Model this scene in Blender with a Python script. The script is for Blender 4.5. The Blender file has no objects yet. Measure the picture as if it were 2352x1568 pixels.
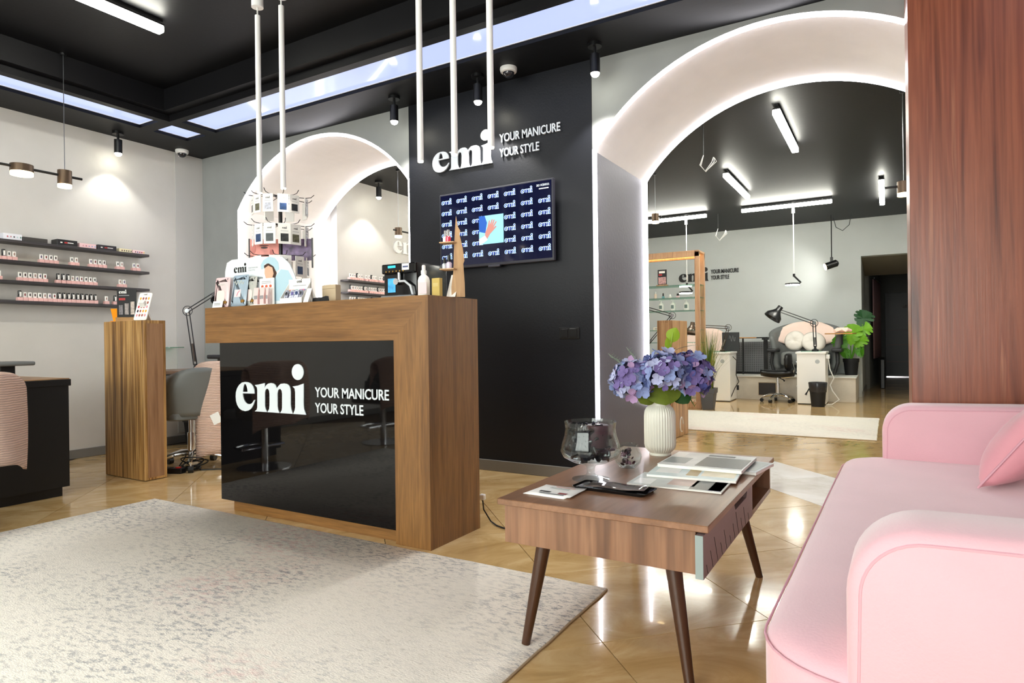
import bpy, bmesh, math, random
from mathutils import Vector, Matrix, Euler
random.seed(7)
R = math.radians
SC = bpy.context.scene
COL = SC.collection

# ------------------------------------------------------------------ camera, world, exposure
cam = bpy.data.cameras.new('camera')
cam.sensor_fit = 'HORIZONTAL'; cam.sensor_width = 36.0
cam.lens = 36.0 * 1463 / 2352
cam.clip_start = 0.05; cam.clip_end = 100
co = bpy.data.objects.new('camera', cam); COL.objects.link(co)
co.location = (0, 0, 0.95)
_y, _r = R(30.57), R(-0.725)
_f = Vector((-math.sin(_y), math.cos(_y), 0)); _rt = Vector((math.cos(_y), math.sin(_y), 0)); _u = Vector((0, 0, 1))
_r2 = _rt * math.cos(_r) + _u * math.sin(_r); _u2 = -_rt * math.sin(_r) + _u * math.cos(_r)
co.rotation_euler = Matrix((_r2, _u2, -_f)).transposed().to_euler()
SC.camera = co
SC.view_settings.view_transform = 'Standard'
SC.view_settings.look = 'None'
SC.view_settings.gamma = 1.0
SC.view_settings.use_curve_mapping = False
SC.view_settings.exposure = 0.7
try:
    SC.cycles.use_denoising = True
    SC.cycles.max_bounces = 8; SC.cycles.diffuse_bounces = 4; SC.cycles.glossy_bounces = 4
    SC.cycles.transmission_bounces = 8; SC.cycles.transparent_max_bounces = 16
    SC.cycles.caustics_reflective = False; SC.cycles.caustics_refractive = False
    SC.cycles.sample_clamp_indirect = 6.0
except Exception:
    pass
W = bpy.data.worlds.new('daylight'); SC.world = W; W.use_nodes = True
W.node_tree.nodes['Background'].inputs[0].default_value = (1.0, 0.965, 0.92, 1)   # overcast street daylight, comes in by the shop window
W.node_tree.nodes['Background'].inputs[1].default_value = 7.0

# ------------------------------------------------------------------ materials
def S(r, g, b):
    f = lambda c: (c / 255 / 12.92) if c / 255 <= 0.04045 else ((c / 255 + 0.055) / 1.055) ** 2.4
    return (f(r), f(g), f(b), 1)
MATS = {}
def mat(name, col=(200, 200, 200), rough=0.5, metal=0.0, emit=0.0, trans=0.0, ior=1.45, bump=0.0, bscale=60, spec=0.5, var=0.0, vscale=6, sheen=0.0, coat=0.0, emcol=None, alpha=1.0):
    if name in MATS: return MATS[name]
    M = bpy.data.materials.new(name); M.use_nodes = True
    nt = M.node_tree; b = nt.nodes['Principled BSDF']
    c = S(*col)
    b.inputs['Base Color'].default_value = c
    b.inputs['Roughness'].default_value = rough
    b.inputs['Metallic'].default_value = metal
    b.inputs['IOR'].default_value = ior
    b.inputs['Specular IOR Level'].default_value = spec
    b.inputs['Transmission Weight'].default_value = trans
    b.inputs['Sheen Weight'].default_value = sheen
    b.inputs['Coat Weight'].default_value = coat
    b.inputs['Coat Roughness'].default_value = 0.05
    b.inputs['Alpha'].default_value = alpha
    if emit:
        b.inputs['Emission Color'].default_value = S(*(emcol or col)); b.inputs['Emission Strength'].default_value = emit
    if bump or var:
        tc = nt.nodes.new('ShaderNodeTexCoord')
        if bump:
            n = nt.nodes.new('ShaderNodeTexNoise'); n.inputs['Scale'].default_value = bscale; n.inputs['Detail'].default_value = 5
            nt.links.new(tc.outputs['Object'], n.inputs['Vector'])
            bp = nt.nodes.new('ShaderNodeBump'); bp.inputs['Strength'].default_value = bump; bp.inputs['Distance'].default_value = 0.01
            nt.links.new(n.outputs['Fac'], bp.inputs['Height']); nt.links.new(bp.outputs['Normal'], b.inputs['Normal'])
        if var:
            n2 = nt.nodes.new('ShaderNodeTexNoise'); n2.inputs['Scale'].default_value = vscale; n2.inputs['Detail'].default_value = 6
            nt.links.new(tc.outputs['Object'], n2.inputs['Vector'])
            cr = nt.nodes.new('ShaderNodeValToRGB')
            lo = tuple(x * (1 - var) for x in c[:3]) + (1,); hi = tuple(min(1, x * (1 + var)) for x in c[:3]) + (1,)
            cr.color_ramp.elements[0].position = 0.3; cr.color_ramp.elements[0].color = lo
            cr.color_ramp.elements[1].position = 0.7; cr.color_ramp.elements[1].color = hi
            nt.links.new(n2.outputs['Fac'], cr.inputs['Fac']); nt.links.new(cr.outputs['Color'], b.inputs['Base Color'])
    MATS[name] = M; return M

def wood(name, stops, axis='Z', scale=9.0, stretch=0.06, rough=0.38, fine=0.25, coat=0.0, distort=0.6):
    """grain runs along axis; stops = [(pos, rgb)...]"""
    if name in MATS: return MATS[name]
    M = bpy.data.materials.new(name); M.use_nodes = True; nt = M.node_tree; N = nt.nodes; L = nt.links
    b = N['Principled BSDF']; b.inputs['Roughness'].default_value = rough; b.inputs['Coat Weight'].default_value = coat; b.inputs['Coat Roughness'].default_value = .12
    tc = N.new('ShaderNodeTexCoord'); mp = N.new('ShaderNodeMapping')
    sc = [scale] * 3; sc['XYZ'.index(axis)] = scale * stretch
    mp.inputs['Scale'].default_value = sc
    L.new(tc.outputs['Object'], mp.inputs['Vector'])
    n = N.new('ShaderNodeTexNoise'); n.inputs['Scale'].default_value = 1.6; n.inputs['Detail'].default_value = 4; n.inputs['Distortion'].default_value = distort
    L.new(mp.outputs['Vector'], n.inputs['Vector'])
    n2 = N.new('ShaderNodeTexNoise'); n2.inputs['Scale'].default_value = 11; n2.inputs['Detail'].default_value = 5
    L.new(mp.outputs['Vector'], n2.inputs['Vector'])
    cr = N.new('ShaderNodeValToRGB'); e = cr.color_ramp.elements
    e[0].position = stops[0][0]; e[0].color = S(*stops[0][1]); e[1].position = stops[-1][0]; e[1].color = S(*stops[-1][1])
    for p, c in stops[1:-1]:
        k = e.new(p); k.color = S(*c)
    L.new(n.outputs['Fac'], cr.inputs['Fac'])
    mr = N.new('ShaderNodeMapRange'); mr.inputs['From Min'].default_value = .3; mr.inputs['From Max'].default_value = .7
    mr.inputs['To Min'].default_value = 1 - fine; mr.inputs['To Max'].default_value = 1 + fine * .6
    L.new(n2.outputs['Fac'], mr.inputs['Value'])
    mx = N.new('ShaderNodeVectorMath'); mx.operation = 'MULTIPLY'
    L.new(cr.outputs['Color'], mx.inputs[0]); L.new(mr.outputs['Result'], mx.inputs[1])
    L.new(mx.outputs['Vector'], b.inputs['Base Color'])
    bp = N.new('ShaderNodeBump'); bp.inputs['Strength'].default_value = .08; bp.inputs['Distance'].default_value = .004
    L.new(n2.outputs['Fac'], bp.inputs['Height']); L.new(bp.outputs['Normal'], b.inputs['Normal'])
    MATS[name] = M; return M

def stone(name, ramp, rough, scale=2.2, streak=(1, 1, 1), randomise=True, coat=0.0):
    M = bpy.data.materials.new(name); M.use_nodes = True; nt = M.node_tree; N = nt.nodes; L = nt.links
    b = N['Principled BSDF']; b.inputs['Roughness'].default_value = rough; b.inputs['Coat Weight'].default_value = coat; b.inputs['Coat Roughness'].default_value = .03
    tc = N.new('ShaderNodeTexCoord'); mp = N.new('ShaderNodeMapping'); mp.inputs['Scale'].default_value = streak
    L.new(tc.outputs['Object'], mp.inputs['Vector'])
    src = mp.outputs['Vector']
    if randomise:
        oi = N.new('ShaderNodeObjectInfo'); ad = N.new('ShaderNodeVectorMath'); ad.operation = 'ADD'
        mu = N.new('ShaderNodeMath'); mu.operation = 'MULTIPLY'; mu.inputs[1].default_value = 37
        L.new(oi.outputs['Random'], mu.inputs[0]); L.new(src, ad.inputs[0]); L.new(mu.outputs[0], ad.inputs[1]); src = ad.outputs['Vector']
    n = N.new('ShaderNodeTexNoise'); n.inputs['Scale'].default_value = scale; n.inputs['Detail'].default_value = 9; n.inputs['Roughness'].default_value = .65; n.inputs['Distortion'].default_value = 1.2
    L.new(src, n.inputs['Vector'])
    cr = N.new('ShaderNodeValToRGB'); e = cr.color_ramp.elements
    e[0].position = ramp[0][0]; e[0].color = S(*ramp[0][1]); e[1].position = ramp[-1][0]; e[1].color = S(*ramp[-1][1])
    for p, c in ramp[1:-1]:
        k = e.new(p); k.color = S(*c)
    L.new(n.outputs['Fac'], cr.inputs['Fac']); L.new(cr.outputs['Color'], b.inputs['Base Color'])
    MATS[name] = M; return M

def rug_mat(name, heavy):
    M = bpy.data.materials.new(name); M.use_nodes = True; nt = M.node_tree; N = nt.nodes; L = nt.links
    b = N['Principled BSDF']; b.inputs['Roughness'].default_value = .95; b.inputs['Specular IOR Level'].default_value = .1
    tc = N.new('ShaderNodeTexCoord')
    def noise(scale, detail, sx=1, sy=1, rough=.6, off=0):
        mp = N.new('ShaderNodeMapping'); mp.inputs['Scale'].default_value = (sx, sy, 1); mp.inputs['Location'].default_value = (off, off * .7, 0)
        L.new(tc.outputs['Object'], mp.inputs['Vector'])
        n = N.new('ShaderNodeTexNoise'); n.inputs['Scale'].default_value = scale; n.inputs['Detail'].default_value = detail; n.inputs['Roughness'].default_value = rough
        L.new(mp.outputs['Vector'], n.inputs['Vector']); return n.outputs['Fac']
    def ramp(f, a, bb, v0=0, v1=1):
        m = N.new('ShaderNodeMapRange'); m.inputs['From Min'].default_value = a; m.inputs['From Max'].default_value = bb
        m.inputs['To Min'].default_value = v0; m.inputs['To Max'].default_value = v1; L.new(f, m.inputs['Value']); return m.outputs['Result']
    def mul(a, c):
        m = N.new('ShaderNodeMath'); m.operation = 'MULTIPLY'; L.new(a, m.inputs[0]); L.new(c, m.inputs[1]); return m.outputs[0]
    def mix(c1, c2, f):
        m = N.new('ShaderNodeMix'); m.data_type = 'RGBA'
        if isinstance(c1, tuple): m.inputs['A'].default_value = c1
        else: L.new(c1, m.inputs['A'])
        m.inputs['B'].default_value = c2; L.new(f, m.inputs['Factor']); return m.outputs['Result']
    big = noise(1.0, 3, off=3.1); pt = noise(26, 8, 1, 2.4, .8); pt2 = noise(90, 3, 1, 2.2)
    grey = mul(ramp(big, .4, .62, .14, 1), ramp(pt, .5, .58))
    pinkn = mul(ramp(noise(1.0, 2, off=9.4), .54, .68), ramp(noise(20, 5, 1, 2, .7, off=4), .45, .62))
    c = mix(S(238, 232, 222), S(226, 186, 182), mul(pinkn, ramp(pt2, .2, .7, .4, .8)))
    c = mix(c, S(112, 118, 130), mul(grey, ramp(pt2, .2, .6, heavy * .6, heavy)))
    c = mix(c, S(150, 140, 126), mul(ramp(noise(34, 4, 1, 2.4, .7, off=7), .58, .7), ramp(pt2, .3, .7, .1, .5)))
    L.new(c, b.inputs['Base Color'])
    bp = N.new('ShaderNodeBump'); bp.inputs['Strength'].default_value = .5; bp.inputs['Distance'].default_value = .006
    L.new(pt2, bp.inputs['Height']); L.new(bp.outputs['Normal'], b.inputs['Normal'])
    MATS[name] = M; return M

def knit_mat(name, col, axis='Z', scale=60):
    M = bpy.data.materials.new(name); M.use_nodes = True; nt = M.node_tree; N = nt.nodes; L = nt.links
    b = N['Principled BSDF']; b.inputs['Roughness'].default_value = .9; b.inputs['Specular IOR Level'].default_value = .15
    tc = N.new('ShaderNodeTexCoord')
    w = N.new('ShaderNodeTexWave'); w.wave_type = 'BANDS'; w.bands_direction = axis; w.inputs['Scale'].default_value = scale; w.inputs['Distortion'].default_value = 1.5; w.inputs['Detail'].default_value = 1
    L.new(tc.outputs['Object'], w.inputs['Vector'])
    cr = N.new('ShaderNodeValToRGB'); c = S(*col)
    cr.color_ramp.elements[0].color = tuple(x * .68 for x in c[:3]) + (1,); cr.color_ramp.elements[1].color = c; cr.color_ramp.elements[1].position = .5
    L.new(w.outputs['Fac'], cr.inputs['Fac']); L.new(cr.outputs['Color'], b.inputs['Base Color'])
    bp = N.new('ShaderNodeBump'); bp.inputs['Strength'].default_value = .8; bp.inputs['Distance'].default_value = .01
    L.new(w.outputs['Fac'], bp.inputs['Height']); L.new(bp.outputs['Normal'], b.inputs['Normal'])
    MATS[name] = M; return M

def thin_glass(name, tint=(255, 255, 255), refl=1.0):
    M = bpy.data.materials.new(name); M.use_nodes = True; nt = M.node_tree; N = nt.nodes; L = nt.links
    N.remove(N['Principled BSDF']); out = N['Material Output']
    tr = N.new('ShaderNodeBsdfTransparent'); tr.inputs[0].default_value = S(*tint)
    gl = N.new('ShaderNodeBsdfGlossy'); gl.inputs['Roughness'].default_value = .02
    lw = N.new('ShaderNodeLayerWeight'); lw.inputs['Blend'].default_value = .5
    pw_ = N.new('ShaderNodeMath'); pw_.operation = 'POWER'; pw_.inputs[1].default_value = 3.0; L.new(lw.outputs['Facing'], pw_.inputs[0])
    mr = N.new('ShaderNodeMath'); mr.operation = 'MULTIPLY_ADD'; mr.inputs[1].default_value = .5 * refl; mr.inputs[2].default_value = .03
    mx = N.new('ShaderNodeMixShader'); L.new(pw_.outputs[0], mr.inputs[0]); L.new(mr.outputs[0], mx.inputs[0]); L.new(tr.outputs[0], mx.inputs[1]); L.new(gl.outputs[0], mx.inputs[2]); L.new(mx.outputs[0], out.inputs['Surface'])
    MATS[name] = M; return M

# ------------------------------------------------------------------ geometry collector
class G:
    def __init__(s): s.bm = bmesh.new()
    def _add(s, verts, faces, m=0, T=None):
        vs = [s.bm.verts.new(T @ Vector(v) if T else v) for v in verts]
        for f in faces:
            try:
                fc = s.bm.faces.new([vs[i] for i in f]); fc.material_index = m
            except ValueError: pass
        return s
    def box(s, x0, x1, y0, y1, z0, z1, bev=0, seg=1, m=0, T=None):
        t = bmesh.new()
        vs = [t.verts.new(p) for p in ((x0,y0,z0),(x1,y0,z0),(x1,y1,z0),(x0,y1,z0),(x0,y0,z1),(x1,y0,z1),(x1,y1,z1),(x0,y1,z1))]
        for f in ((3,2,1,0),(4,5,6,7),(0,1,5,4),(1,2,6,5),(2,3,7,6),(3,0,4,7)): t.faces.new([vs[i] for i in f])
        if bev: bmesh.ops.bevel(t, geom=t.edges[:], offset=bev, segments=seg, profile=.6, affect='EDGES')
        t.verts.index_update()
        s._add([v.co[:] for v in t.verts], [[v.index for v in f.verts] for f in t.faces], m, T); t.free(); return s
    def loft(s, rings, m=0, cap=True, closed=True, T=None):
        n = len(rings[0]); V = [p for r in rings for p in r]; F = []
        for i in range(len(rings) - 1):
            for j in range(n if closed else n - 1):
                k = (j + 1) % n; F.append((i*n+j, i*n+k, (i+1)*n+k, (i+1)*n+j))
        if cap and closed: F.append(tuple(range(n - 1, -1, -1))); F.append(tuple((len(rings)-1)*n + j for j in range(n)))
        return s._add(V, F, m, T)
    def cyl(s, p, q, r, r2=None, n=16, m=0, cap=True, T=None):
        return s.tube([p, q], [r, r if r2 is None else r2], n, m, cap, T=T)
    def tube(s, pts, r, n=8, m=0, cap=True, closed=False, T=None):
        P = [Vector(p) for p in pts]; rs = r if isinstance(r, (list, tuple)) else [r] * len(P); rings = []; up = None
        for i, p in enumerate(P):
            if closed: d = P[(i+1) % len(P)] - P[i-1]
            else: d = P[min(i+1, len(P)-1)] - P[max(i-1, 0)]
            d.normalize()
            if up is None:
                up = Vector((0,0,1)) if abs(d.z) < .9 else Vector((1,0,0))
            a = up - d * up.dot(d)
            if a.length < 1e-4: a = d.orthogonal()
            a.normalize(); b = d.cross(a); up = a
            rings.append([tuple(p + (a * math.cos(2*math.pi*k/n) + b * math.sin(2*math.pi*k/n)) * rs[i]) for k in range(n)])
        if closed: rings.append(rings[0]); cap = False
        return s.loft(rings, m, cap, T=T)
    def lathe(s, prof, n=32, c=(0,0,0), m=0, T=None, cap=True, flute=0, fn=0, fr=(0, 1)):
        rings = []
        for r, z in prof:
            ring = []
            for k in range(n):
                a = 2*math.pi*k/n; rr = r
                if flute and fr[0] <= z <= fr[1]: rr = r * (1 - flute * (0.5 + 0.5 * math.cos(a * fn)))
                ring.append((c[0]+rr*math.cos(a), c[1]+rr*math.sin(a), c[2]+z))
            rings.append(ring)
        return s.loft(rings, m, cap, T=T)
    def sph(s, c, r, n=16, k=10, m=0, T=None, z0=-1, z1=1):
        rr = r if isinstance(r, (list, tuple)) else (r, r, r); rings = []
        for i in range(k + 1):
            t = math.asin(max(-1, min(1, z0))) + (math.asin(max(-1, min(1, z1))) - math.asin(max(-1, min(1, z0)))) * i / k
            cr_ = max(1e-4, math.cos(t))
            rings.append([(c[0]+rr[0]*cr_*math.cos(2*math.pi*j/n), c[1]+rr[1]*cr_*math.sin(2*math.pi*j/n), c[2]+rr[2]*math.sin(t)) for j in range(n)])
        return s.loft(rings, m, True, T=T)
    def prism(s, poly, a, b, plane='XZ', m=0, T=None):
        def pt(u, v, w): return {'XZ': (u, w, v), 'XY': (u, v, w), 'YZ': (w, u, v)}[plane]
        return s.loft([[pt(u, v, a) for u, v in poly], [pt(u, v, b) for u, v in poly]], m, True, T=T)
    def quad(s, pts, m=0, T=None): return s._add(pts, [tuple(range(len(pts)))], m, T)
    def grid(s, rows, m=0, T=None, thick=0):
        n = len(rows[0]); V = [p for r in rows for p in r]; F = []
        for i in range(len(rows)-1):
            for j in range(n-1): F.append((i*n+j, i*n+j+1, (i+1)*n+j+1, (i+1)*n+j))
        return s._add(V, F, m, T)
    def obj(s, name, mats, parent=None, smooth=None, loc=None, rot=None, solid=0, sub=0):
        bm = s.bm
        bmesh.ops.recalc_face_normals(bm, faces=bm.faces[:])
        me = bpy.data.meshes.new(name); bm.to_mesh(me); bm.free()
        for m in (mats if isinstance(mats, (list, tuple)) else [mats]): me.materials.append(m)
        if smooth is None: smooth = 35
        if smooth:
            for p in me.polygons: p.use_smooth = True
            me.set_sharp_from_angle(angle=R(smooth))
        o = bpy.data.objects.new(name, me); COL.objects.link(o)
        if parent: o.parent = parent
        if loc: o.location = loc
        if rot: o.rotation_euler = rot
        if solid:
            md = o.modifiers.new('solid', 'SOLIDIFY'); md.thickness = solid; md.offset = 0
        if sub:
            md = o.modifiers.new('sub', 'SUBSURF'); md.levels = sub; md.render_levels = sub
        return o
def inst(src, parent=None, loc=None, rot=None, name=None, scale=None, mats=None):
    o = bpy.data.objects.new(name or src.name.split('.')[0], src.data); COL.objects.link(o)
    if parent: o.parent = parent
    if loc: o.location = loc
    if rot: o.rotation_euler = rot
    if scale: o.scale = scale
    return o
def thing(name, label, cat, loc=(0,0,0), rz=0, group=None):
    o = bpy.data.objects.new(name, None); COL.objects.link(o); o.empty_display_size = .05
    o.location = loc; o.rotation_euler = (0, 0, rz)
    return tag(o, label, cat, group)
def tag(o, label, cat, group=None):
    o['label'] = label; o['category'] = cat
    if group: o['group'] = group
    return o
def struct(o): o['kind'] = 'structure'; return o
def copy_tree(o, parent=None):
    c = o.copy(); COL.objects.link(c); c.parent = parent
    for ch in list(o.children): copy_tree(ch, c)
    return c

# ------------------------------------------------------------------ lettering
LOGO = dict(
 e=[(0.286,0.171),(0.281,0.209),(0.262,0.244),(0.23,0.269),(0.186,0.28),(0.141,0.281),(0.096,0.273),(0.056,0.25),(0.024,0.217),(0.005,0.176),(0.0,0.135),(0.005,0.092),(0.021,0.052),(0.051,0.02),(0.091,0.002),(0.141,-0.005),(0.191,0.003),(0.234,0.025),(0.264,0.058),(0.284,0.095),(0.291,0.111),(0.276,0.107),(0.259,0.087),(0.235,0.071),(0.204,0.065),(0.173,0.069),(0.145,0.084),(0.123,0.11),(0.112,0.139),(0.108,0.168)],
 eh=[(0.111,0.183),(0.114,0.204),(0.121,0.234),(0.132,0.256),(0.146,0.263),(0.161,0.255),(0.174,0.231),(0.18,0.206),(0.182,0.185)],
 m=[(0.29,0.254),(0.35,0.261),(0.436,0.277),(0.435,0.233),(0.457,0.256),(0.484,0.272),(0.521,0.279),(0.563,0.275),(0.588,0.261),(0.606,0.232),(0.635,0.257),(0.661,0.274),(0.702,0.279),(0.748,0.276),(0.778,0.261),(0.792,0.237),(0.797,0.203),(0.795,0.086),(0.802,0.045),(0.823,0.0),(0.648,0.0),(0.672,0.026),(0.677,0.054),(0.68,0.179),(0.675,0.21),(0.66,0.225),(0.64,0.226),(0.624,0.212),(0.615,0.184),(0.613,0.065),(0.62,0.031),(0.642,0.0),(0.472,0.0),(0.495,0.032),(0.501,0.068),(0.503,0.173),(0.498,0.205),(0.483,0.223),(0.462,0.223),(0.445,0.21),(0.436,0.185),(0.434,0.058),(0.444,0.03),(0.466,0.0),(0.285,0.0),(0.313,0.016),(0.324,0.039),(0.327,0.203),(0.322,0.232)],
 i=[(0.823,0.253),(0.897,0.264),(0.971,0.284),(0.968,0.093),(0.972,0.053),(0.986,0.026),(1.0,0.0),(0.828,0.0),(0.848,0.034),(0.856,0.061),(0.858,0.198),(0.852,0.235)])
LOGO['dot'] = [(0.895 + .079*math.cos(k*math.pi/12), 0.388 + .074*math.sin(k*math.pi/12)) for k in range(24)]
def curve_mesh(polys, depth=0.0, offset=0.0):
    cu = bpy.data.curves.new('logo', 'CURVE'); cu.dimensions = '2D'; cu.fill_mode = 'BOTH'; cu.extrude = depth; cu.offset = offset
    for P in polys:
        sp = cu.splines.new('POLY'); sp.points.add(len(P) - 1)
        for q, (x, y) in zip(sp.points, P): q.co = (x, y, 0, 1)
        sp.use_cyclic_u = True
    return to_mesh(cu)
def to_mesh(cu):
    o = bpy.data.objects.new('tmp', cu); COL.objects.link(o)
    dg = bpy.context.evaluated_depsgraph_get(); dg.update()
    me = bpy.data.meshes.new_from_object(o.evaluated_get(dg))
    COL.objects.unlink(o); bpy.data.objects.remove(o); return me
def logo_parts(depth=0.0, offset=0.0):
    return {'e': curve_mesh([LOGO['e'], LOGO['eh']], depth, offset), 'm': curve_mesh([LOGO['m']], depth, offset),
            'i': curve_mesh([LOGO['i'], LOGO['dot']], depth, offset)}
def text_mesh(s, w, h, depth=0.0, bold=0.0, align=None):
    cu = bpy.data.curves.new('txt', 'FONT'); cu.body = s; cu.extrude = 0; cu.offset = bold; cu.resolution_u = 3
    me = to_mesh(cu)
    xs = [v.co.x for v in me.vertices]; ys = [v.co.y for v in me.vertices]
    sx = w / (max(xs) - min(xs)); sy = h / (max(ys) - min(ys)) if h else sx
    x0, y0 = min(xs), min(ys)
    for v in me.vertices: v.co = ((v.co.x - x0) * sx, (v.co.y - y0) * sy, v.co.z)
    if depth:
        bm = bmesh.new(); bm.from_mesh(me); bmesh.ops.remove_doubles(bm, verts=bm.verts[:], dist=1e-6)
        r = bmesh.ops.extrude_face_region(bm, geom=bm.faces[:])
        bmesh.ops.translate(bm, verts=[g for g in r['geom'] if isinstance(g, bmesh.types.BMVert)], vec=(0, 0, depth))
        bmesh.ops.recalc_face_normals(bm, faces=bm.faces[:]); bm.to_mesh(me); bm.free()
    return me
def split_islands(me):
    bm = bmesh.new(); bm.from_mesh(me); bmesh.ops.remove_doubles(bm, verts=bm.verts[:], dist=1e-6)
    seen = set(); out = []
    for v in bm.verts:
        if v in seen: continue
        st = [v]; comp = set([v])
        while st:
            a = st.pop()
            for e in a.link_edges:
                b = e.other_vert(a)
                if b not in comp: comp.add(b); st.append(b)
        seen |= comp; out.append(comp)
    res = []
    for comp in out:
        idx = {v: i for i, v in enumerate(comp)}
        fs = [[idx[v] for v in f.verts] for f in bm.faces if f.verts[0] in comp]
        m2 = bpy.data.meshes.new('letter'); m2.from_pydata([v.co[:] for v in comp], [], fs); res.append(m2)
    bm.free(); return res
def put(name, me, m, parent, loc=(0,0,0), rot=(R(90),0,0), scale=(1,1,1)):
    if not me.materials: me.materials.append(m)
    o = bpy.data.objects.new(name, me); COL.objects.link(o); o.parent = parent; o.location = loc; o.rotation_euler = rot; o.scale = scale
    return o
LOGO3D = None
def big_sign(label, loc, rz, size, mlet, mside, tx, t1, t2, depth=.02):
    """emi logo + two tag lines; local x right, z up, facing -y. size = logo width; tx = x where the tag lines start; t1,t2 = (width, height, z)"""
    t = thing('lettering_sign', label, 'sign', loc, rz)
    for k, polys in (('e', [LOGO['e'], LOGO['eh']]), ('m', [LOGO['m']]), ('i', [LOGO['i']]), ('dot', [LOGO['dot']])):
        me = curve_mesh([[(x*size, y*size) for x, y in P] for P in polys], depth/2)
        put('letter', me, mlet, t, loc=(0, -depth/2, 0))
    for s, (w, h, z) in (('YOUR MANICURE', t1), ('YOUR STYLE', t2)):
        for me in split_islands(text_mesh(s, w, h, depth, .012)):
            put('letter', me, mlet, t, loc=(tx, 0, z))
    return t

# ------------------------------------------------------------------ shared materials
M_wall = mat('plaster_light', (206, 204, 200), .85, bump=.15, bscale=14, var=.03, vscale=3)
M_wallg = mat('plaster_grey', (150, 153, 152), .85, bump=.15, bscale=18, var=.05, vscale=4)
M_wall2 = mat('plaster_cool_grey', (190, 196, 196), .85, bump=.1, bscale=30, var=.02, vscale=3)
M_arch = mat('plaster_white', (222, 219, 216), .85, bump=.25, bscale=9, var=.03, vscale=4)
M_blackwall = mat('paint_black', (19, 21, 28), .45, bump=.1, bscale=90, spec=.4)
M_jamb = mat('paint_slate', (92, 90, 100), .5, bump=.12, bscale=40, spec=.4)
M_ceil = mat('ceiling_black', (12, 12, 15), .5, bump=.05, bscale=30, spec=.25)
M_base = mat('baseboard_grey', (120, 118, 114), .5)
M_white = mat('white_paint', (235, 235, 233), .4)
M_wmetal = mat('white_metal', (240, 240, 240), .3)
M_black = mat('black_plastic', (14, 14, 16), .35)
M_blackmatt = mat('black_matt', (18, 18, 20), .6)
M_gloss = mat('black_gloss_panel', (7, 6, 7), .03, spec=.6)
M_chrome = mat('chrome', (225, 226, 230), .12, metal=1)
M_steel = mat('steel', (150, 152, 155), .3, metal=1)
M_glass = thin_glass('clear_glass', (246, 250, 249))
M_gedge = thin_glass('green_glass', (190, 226, 210))
M_led = mat('led_white', (255, 255, 255), .5, emit=11, emcol=(250, 248, 255))
M_tube = mat('lamp_diffuser', (255, 255, 255), .5, emit=38, emcol=(255, 253, 240))
M_spot = mat('spot_lens', (255, 255, 255), .5, emit=40, emcol=(255, 250, 228))
M_warm = mat('warm_lens', (255, 225, 150), .5, emit=9, emcol=(255, 222, 158))
M_pendtip = mat('pendant_lens', (255, 240, 210), .5, emit=12, emcol=(255, 240, 205))
M_sky = mat('stretch_panel', (110, 116, 140), .1, emit=.66, emcol=(188, 203, 255))
WAL = [(.22, (82, 52, 22)), (.42, (118, 80, 39)), (.55, (134, 94, 50)), (.78, (104, 69, 34))]
M_walX = wood('walnut_x', WAL, 'X', 11, .06, distort=.25)
M_walZ = wood('walnut_z', WAL, 'Z', 11, .06, distort=.25)
TBL = [(.2, (104, 70, 48)), (.42, (132, 94, 66)), (.56, (146, 106, 78)), (.8, (116, 80, 56))]
M_tblY = wood('table_walnut_y', TBL, 'Y', 8, .1, rough=.3, fine=.12, distort=.3)
M_tblZ = wood('table_walnut_z', [(.3, (84, 55, 38)), (.42, (126, 88, 62)), (.54, (148, 108, 80)), (.66, (110, 74, 52)), (.76, (140, 100, 74))], 'Z', 7, .05, rough=.4, distort=.3)
M_zeb = wood('zebrano', [(.34, (92, 60, 26)), (.44, (152, 110, 56)), (.51, (190, 150, 92)), (.6, (128, 88, 42)), (.72, (178, 138, 80))], 'Z', 15, .03, rough=.4, fine=.12, distort=.2)
M_zebside = wood('zebrano_side', [(.25, (120, 84, 54)), (.5, (160, 122, 88)), (.75, (140, 102, 68))], 'Z', 18, .05, rough=.4, fine=.12, distort=.3)
M_zeb2 = wood('oak_stripe', [(.3, (128, 92, 58)), (.45, (178, 136, 92)), (.52, (206, 166, 120)), (.6, (150, 108, 68)), (.72, (196, 154, 108))], 'Z', 22, .03, rough=.4, fine=.12, distort=.2)
M_panel = wood('redwood_panel', [(.26, (74, 34, 24)), (.38, (122, 66, 46)), (.5, (146, 84, 60)), (.62, (130, 70, 50)), (.74, (182, 122, 90))], 'Z', 9, .035, rough=.3, fine=.16, distort=.9)
M_pale = wood('pale_ply', [(.3, (178, 140, 102)), (.7, (206, 170, 128))], 'Z', 14, .1, rough=.5, fine=.1)
M_shelfw = wood('shelf_dark', [(.3, (44, 42, 46)), (.7, (70, 66, 68))], 'Y', 14, .08, rough=.5, fine=.1)
M_concrete = mat('concrete', (196, 190, 178), .7, bump=.2, bscale=25, var=.1, vscale=5)
M_pinkbox = mat('pink_card', (238, 190, 186), .6)
M_card = mat('white_card', (244, 243, 240), .5)
M_darkswatch = mat('dark_swatch', (40, 32, 36), .3)
M_greyleather = mat('grey_leather', (112, 116, 116), .42, bump=.05, bscale=120)
M_pinkthrow = mat('pink_throw', (250, 226, 214), .9, bump=.15, bscale=80)
M_cable = mat('black_cable', (12, 12, 13), .45)
M_wcable = mat('white_cable', (225, 225, 222), .45)
M_tile = stone('travertine', [(.28, (172, 138, 88)), (.44, (192, 158, 106)), (.55, (204, 172, 122)), (.66, (214, 186, 140)), (.74, (230, 208, 170))], .13, 2.6, (1.0, 1.9, 1), coat=.3)
M_marble = stone('white_marble', [(.3, (214, 204, 190)), (.5, (240, 236, 230)), (.7, (250, 248, 245))], .1, 2.0, coat=.3)
M_grout = mat('grout', (84, 66, 42), .8)

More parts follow.
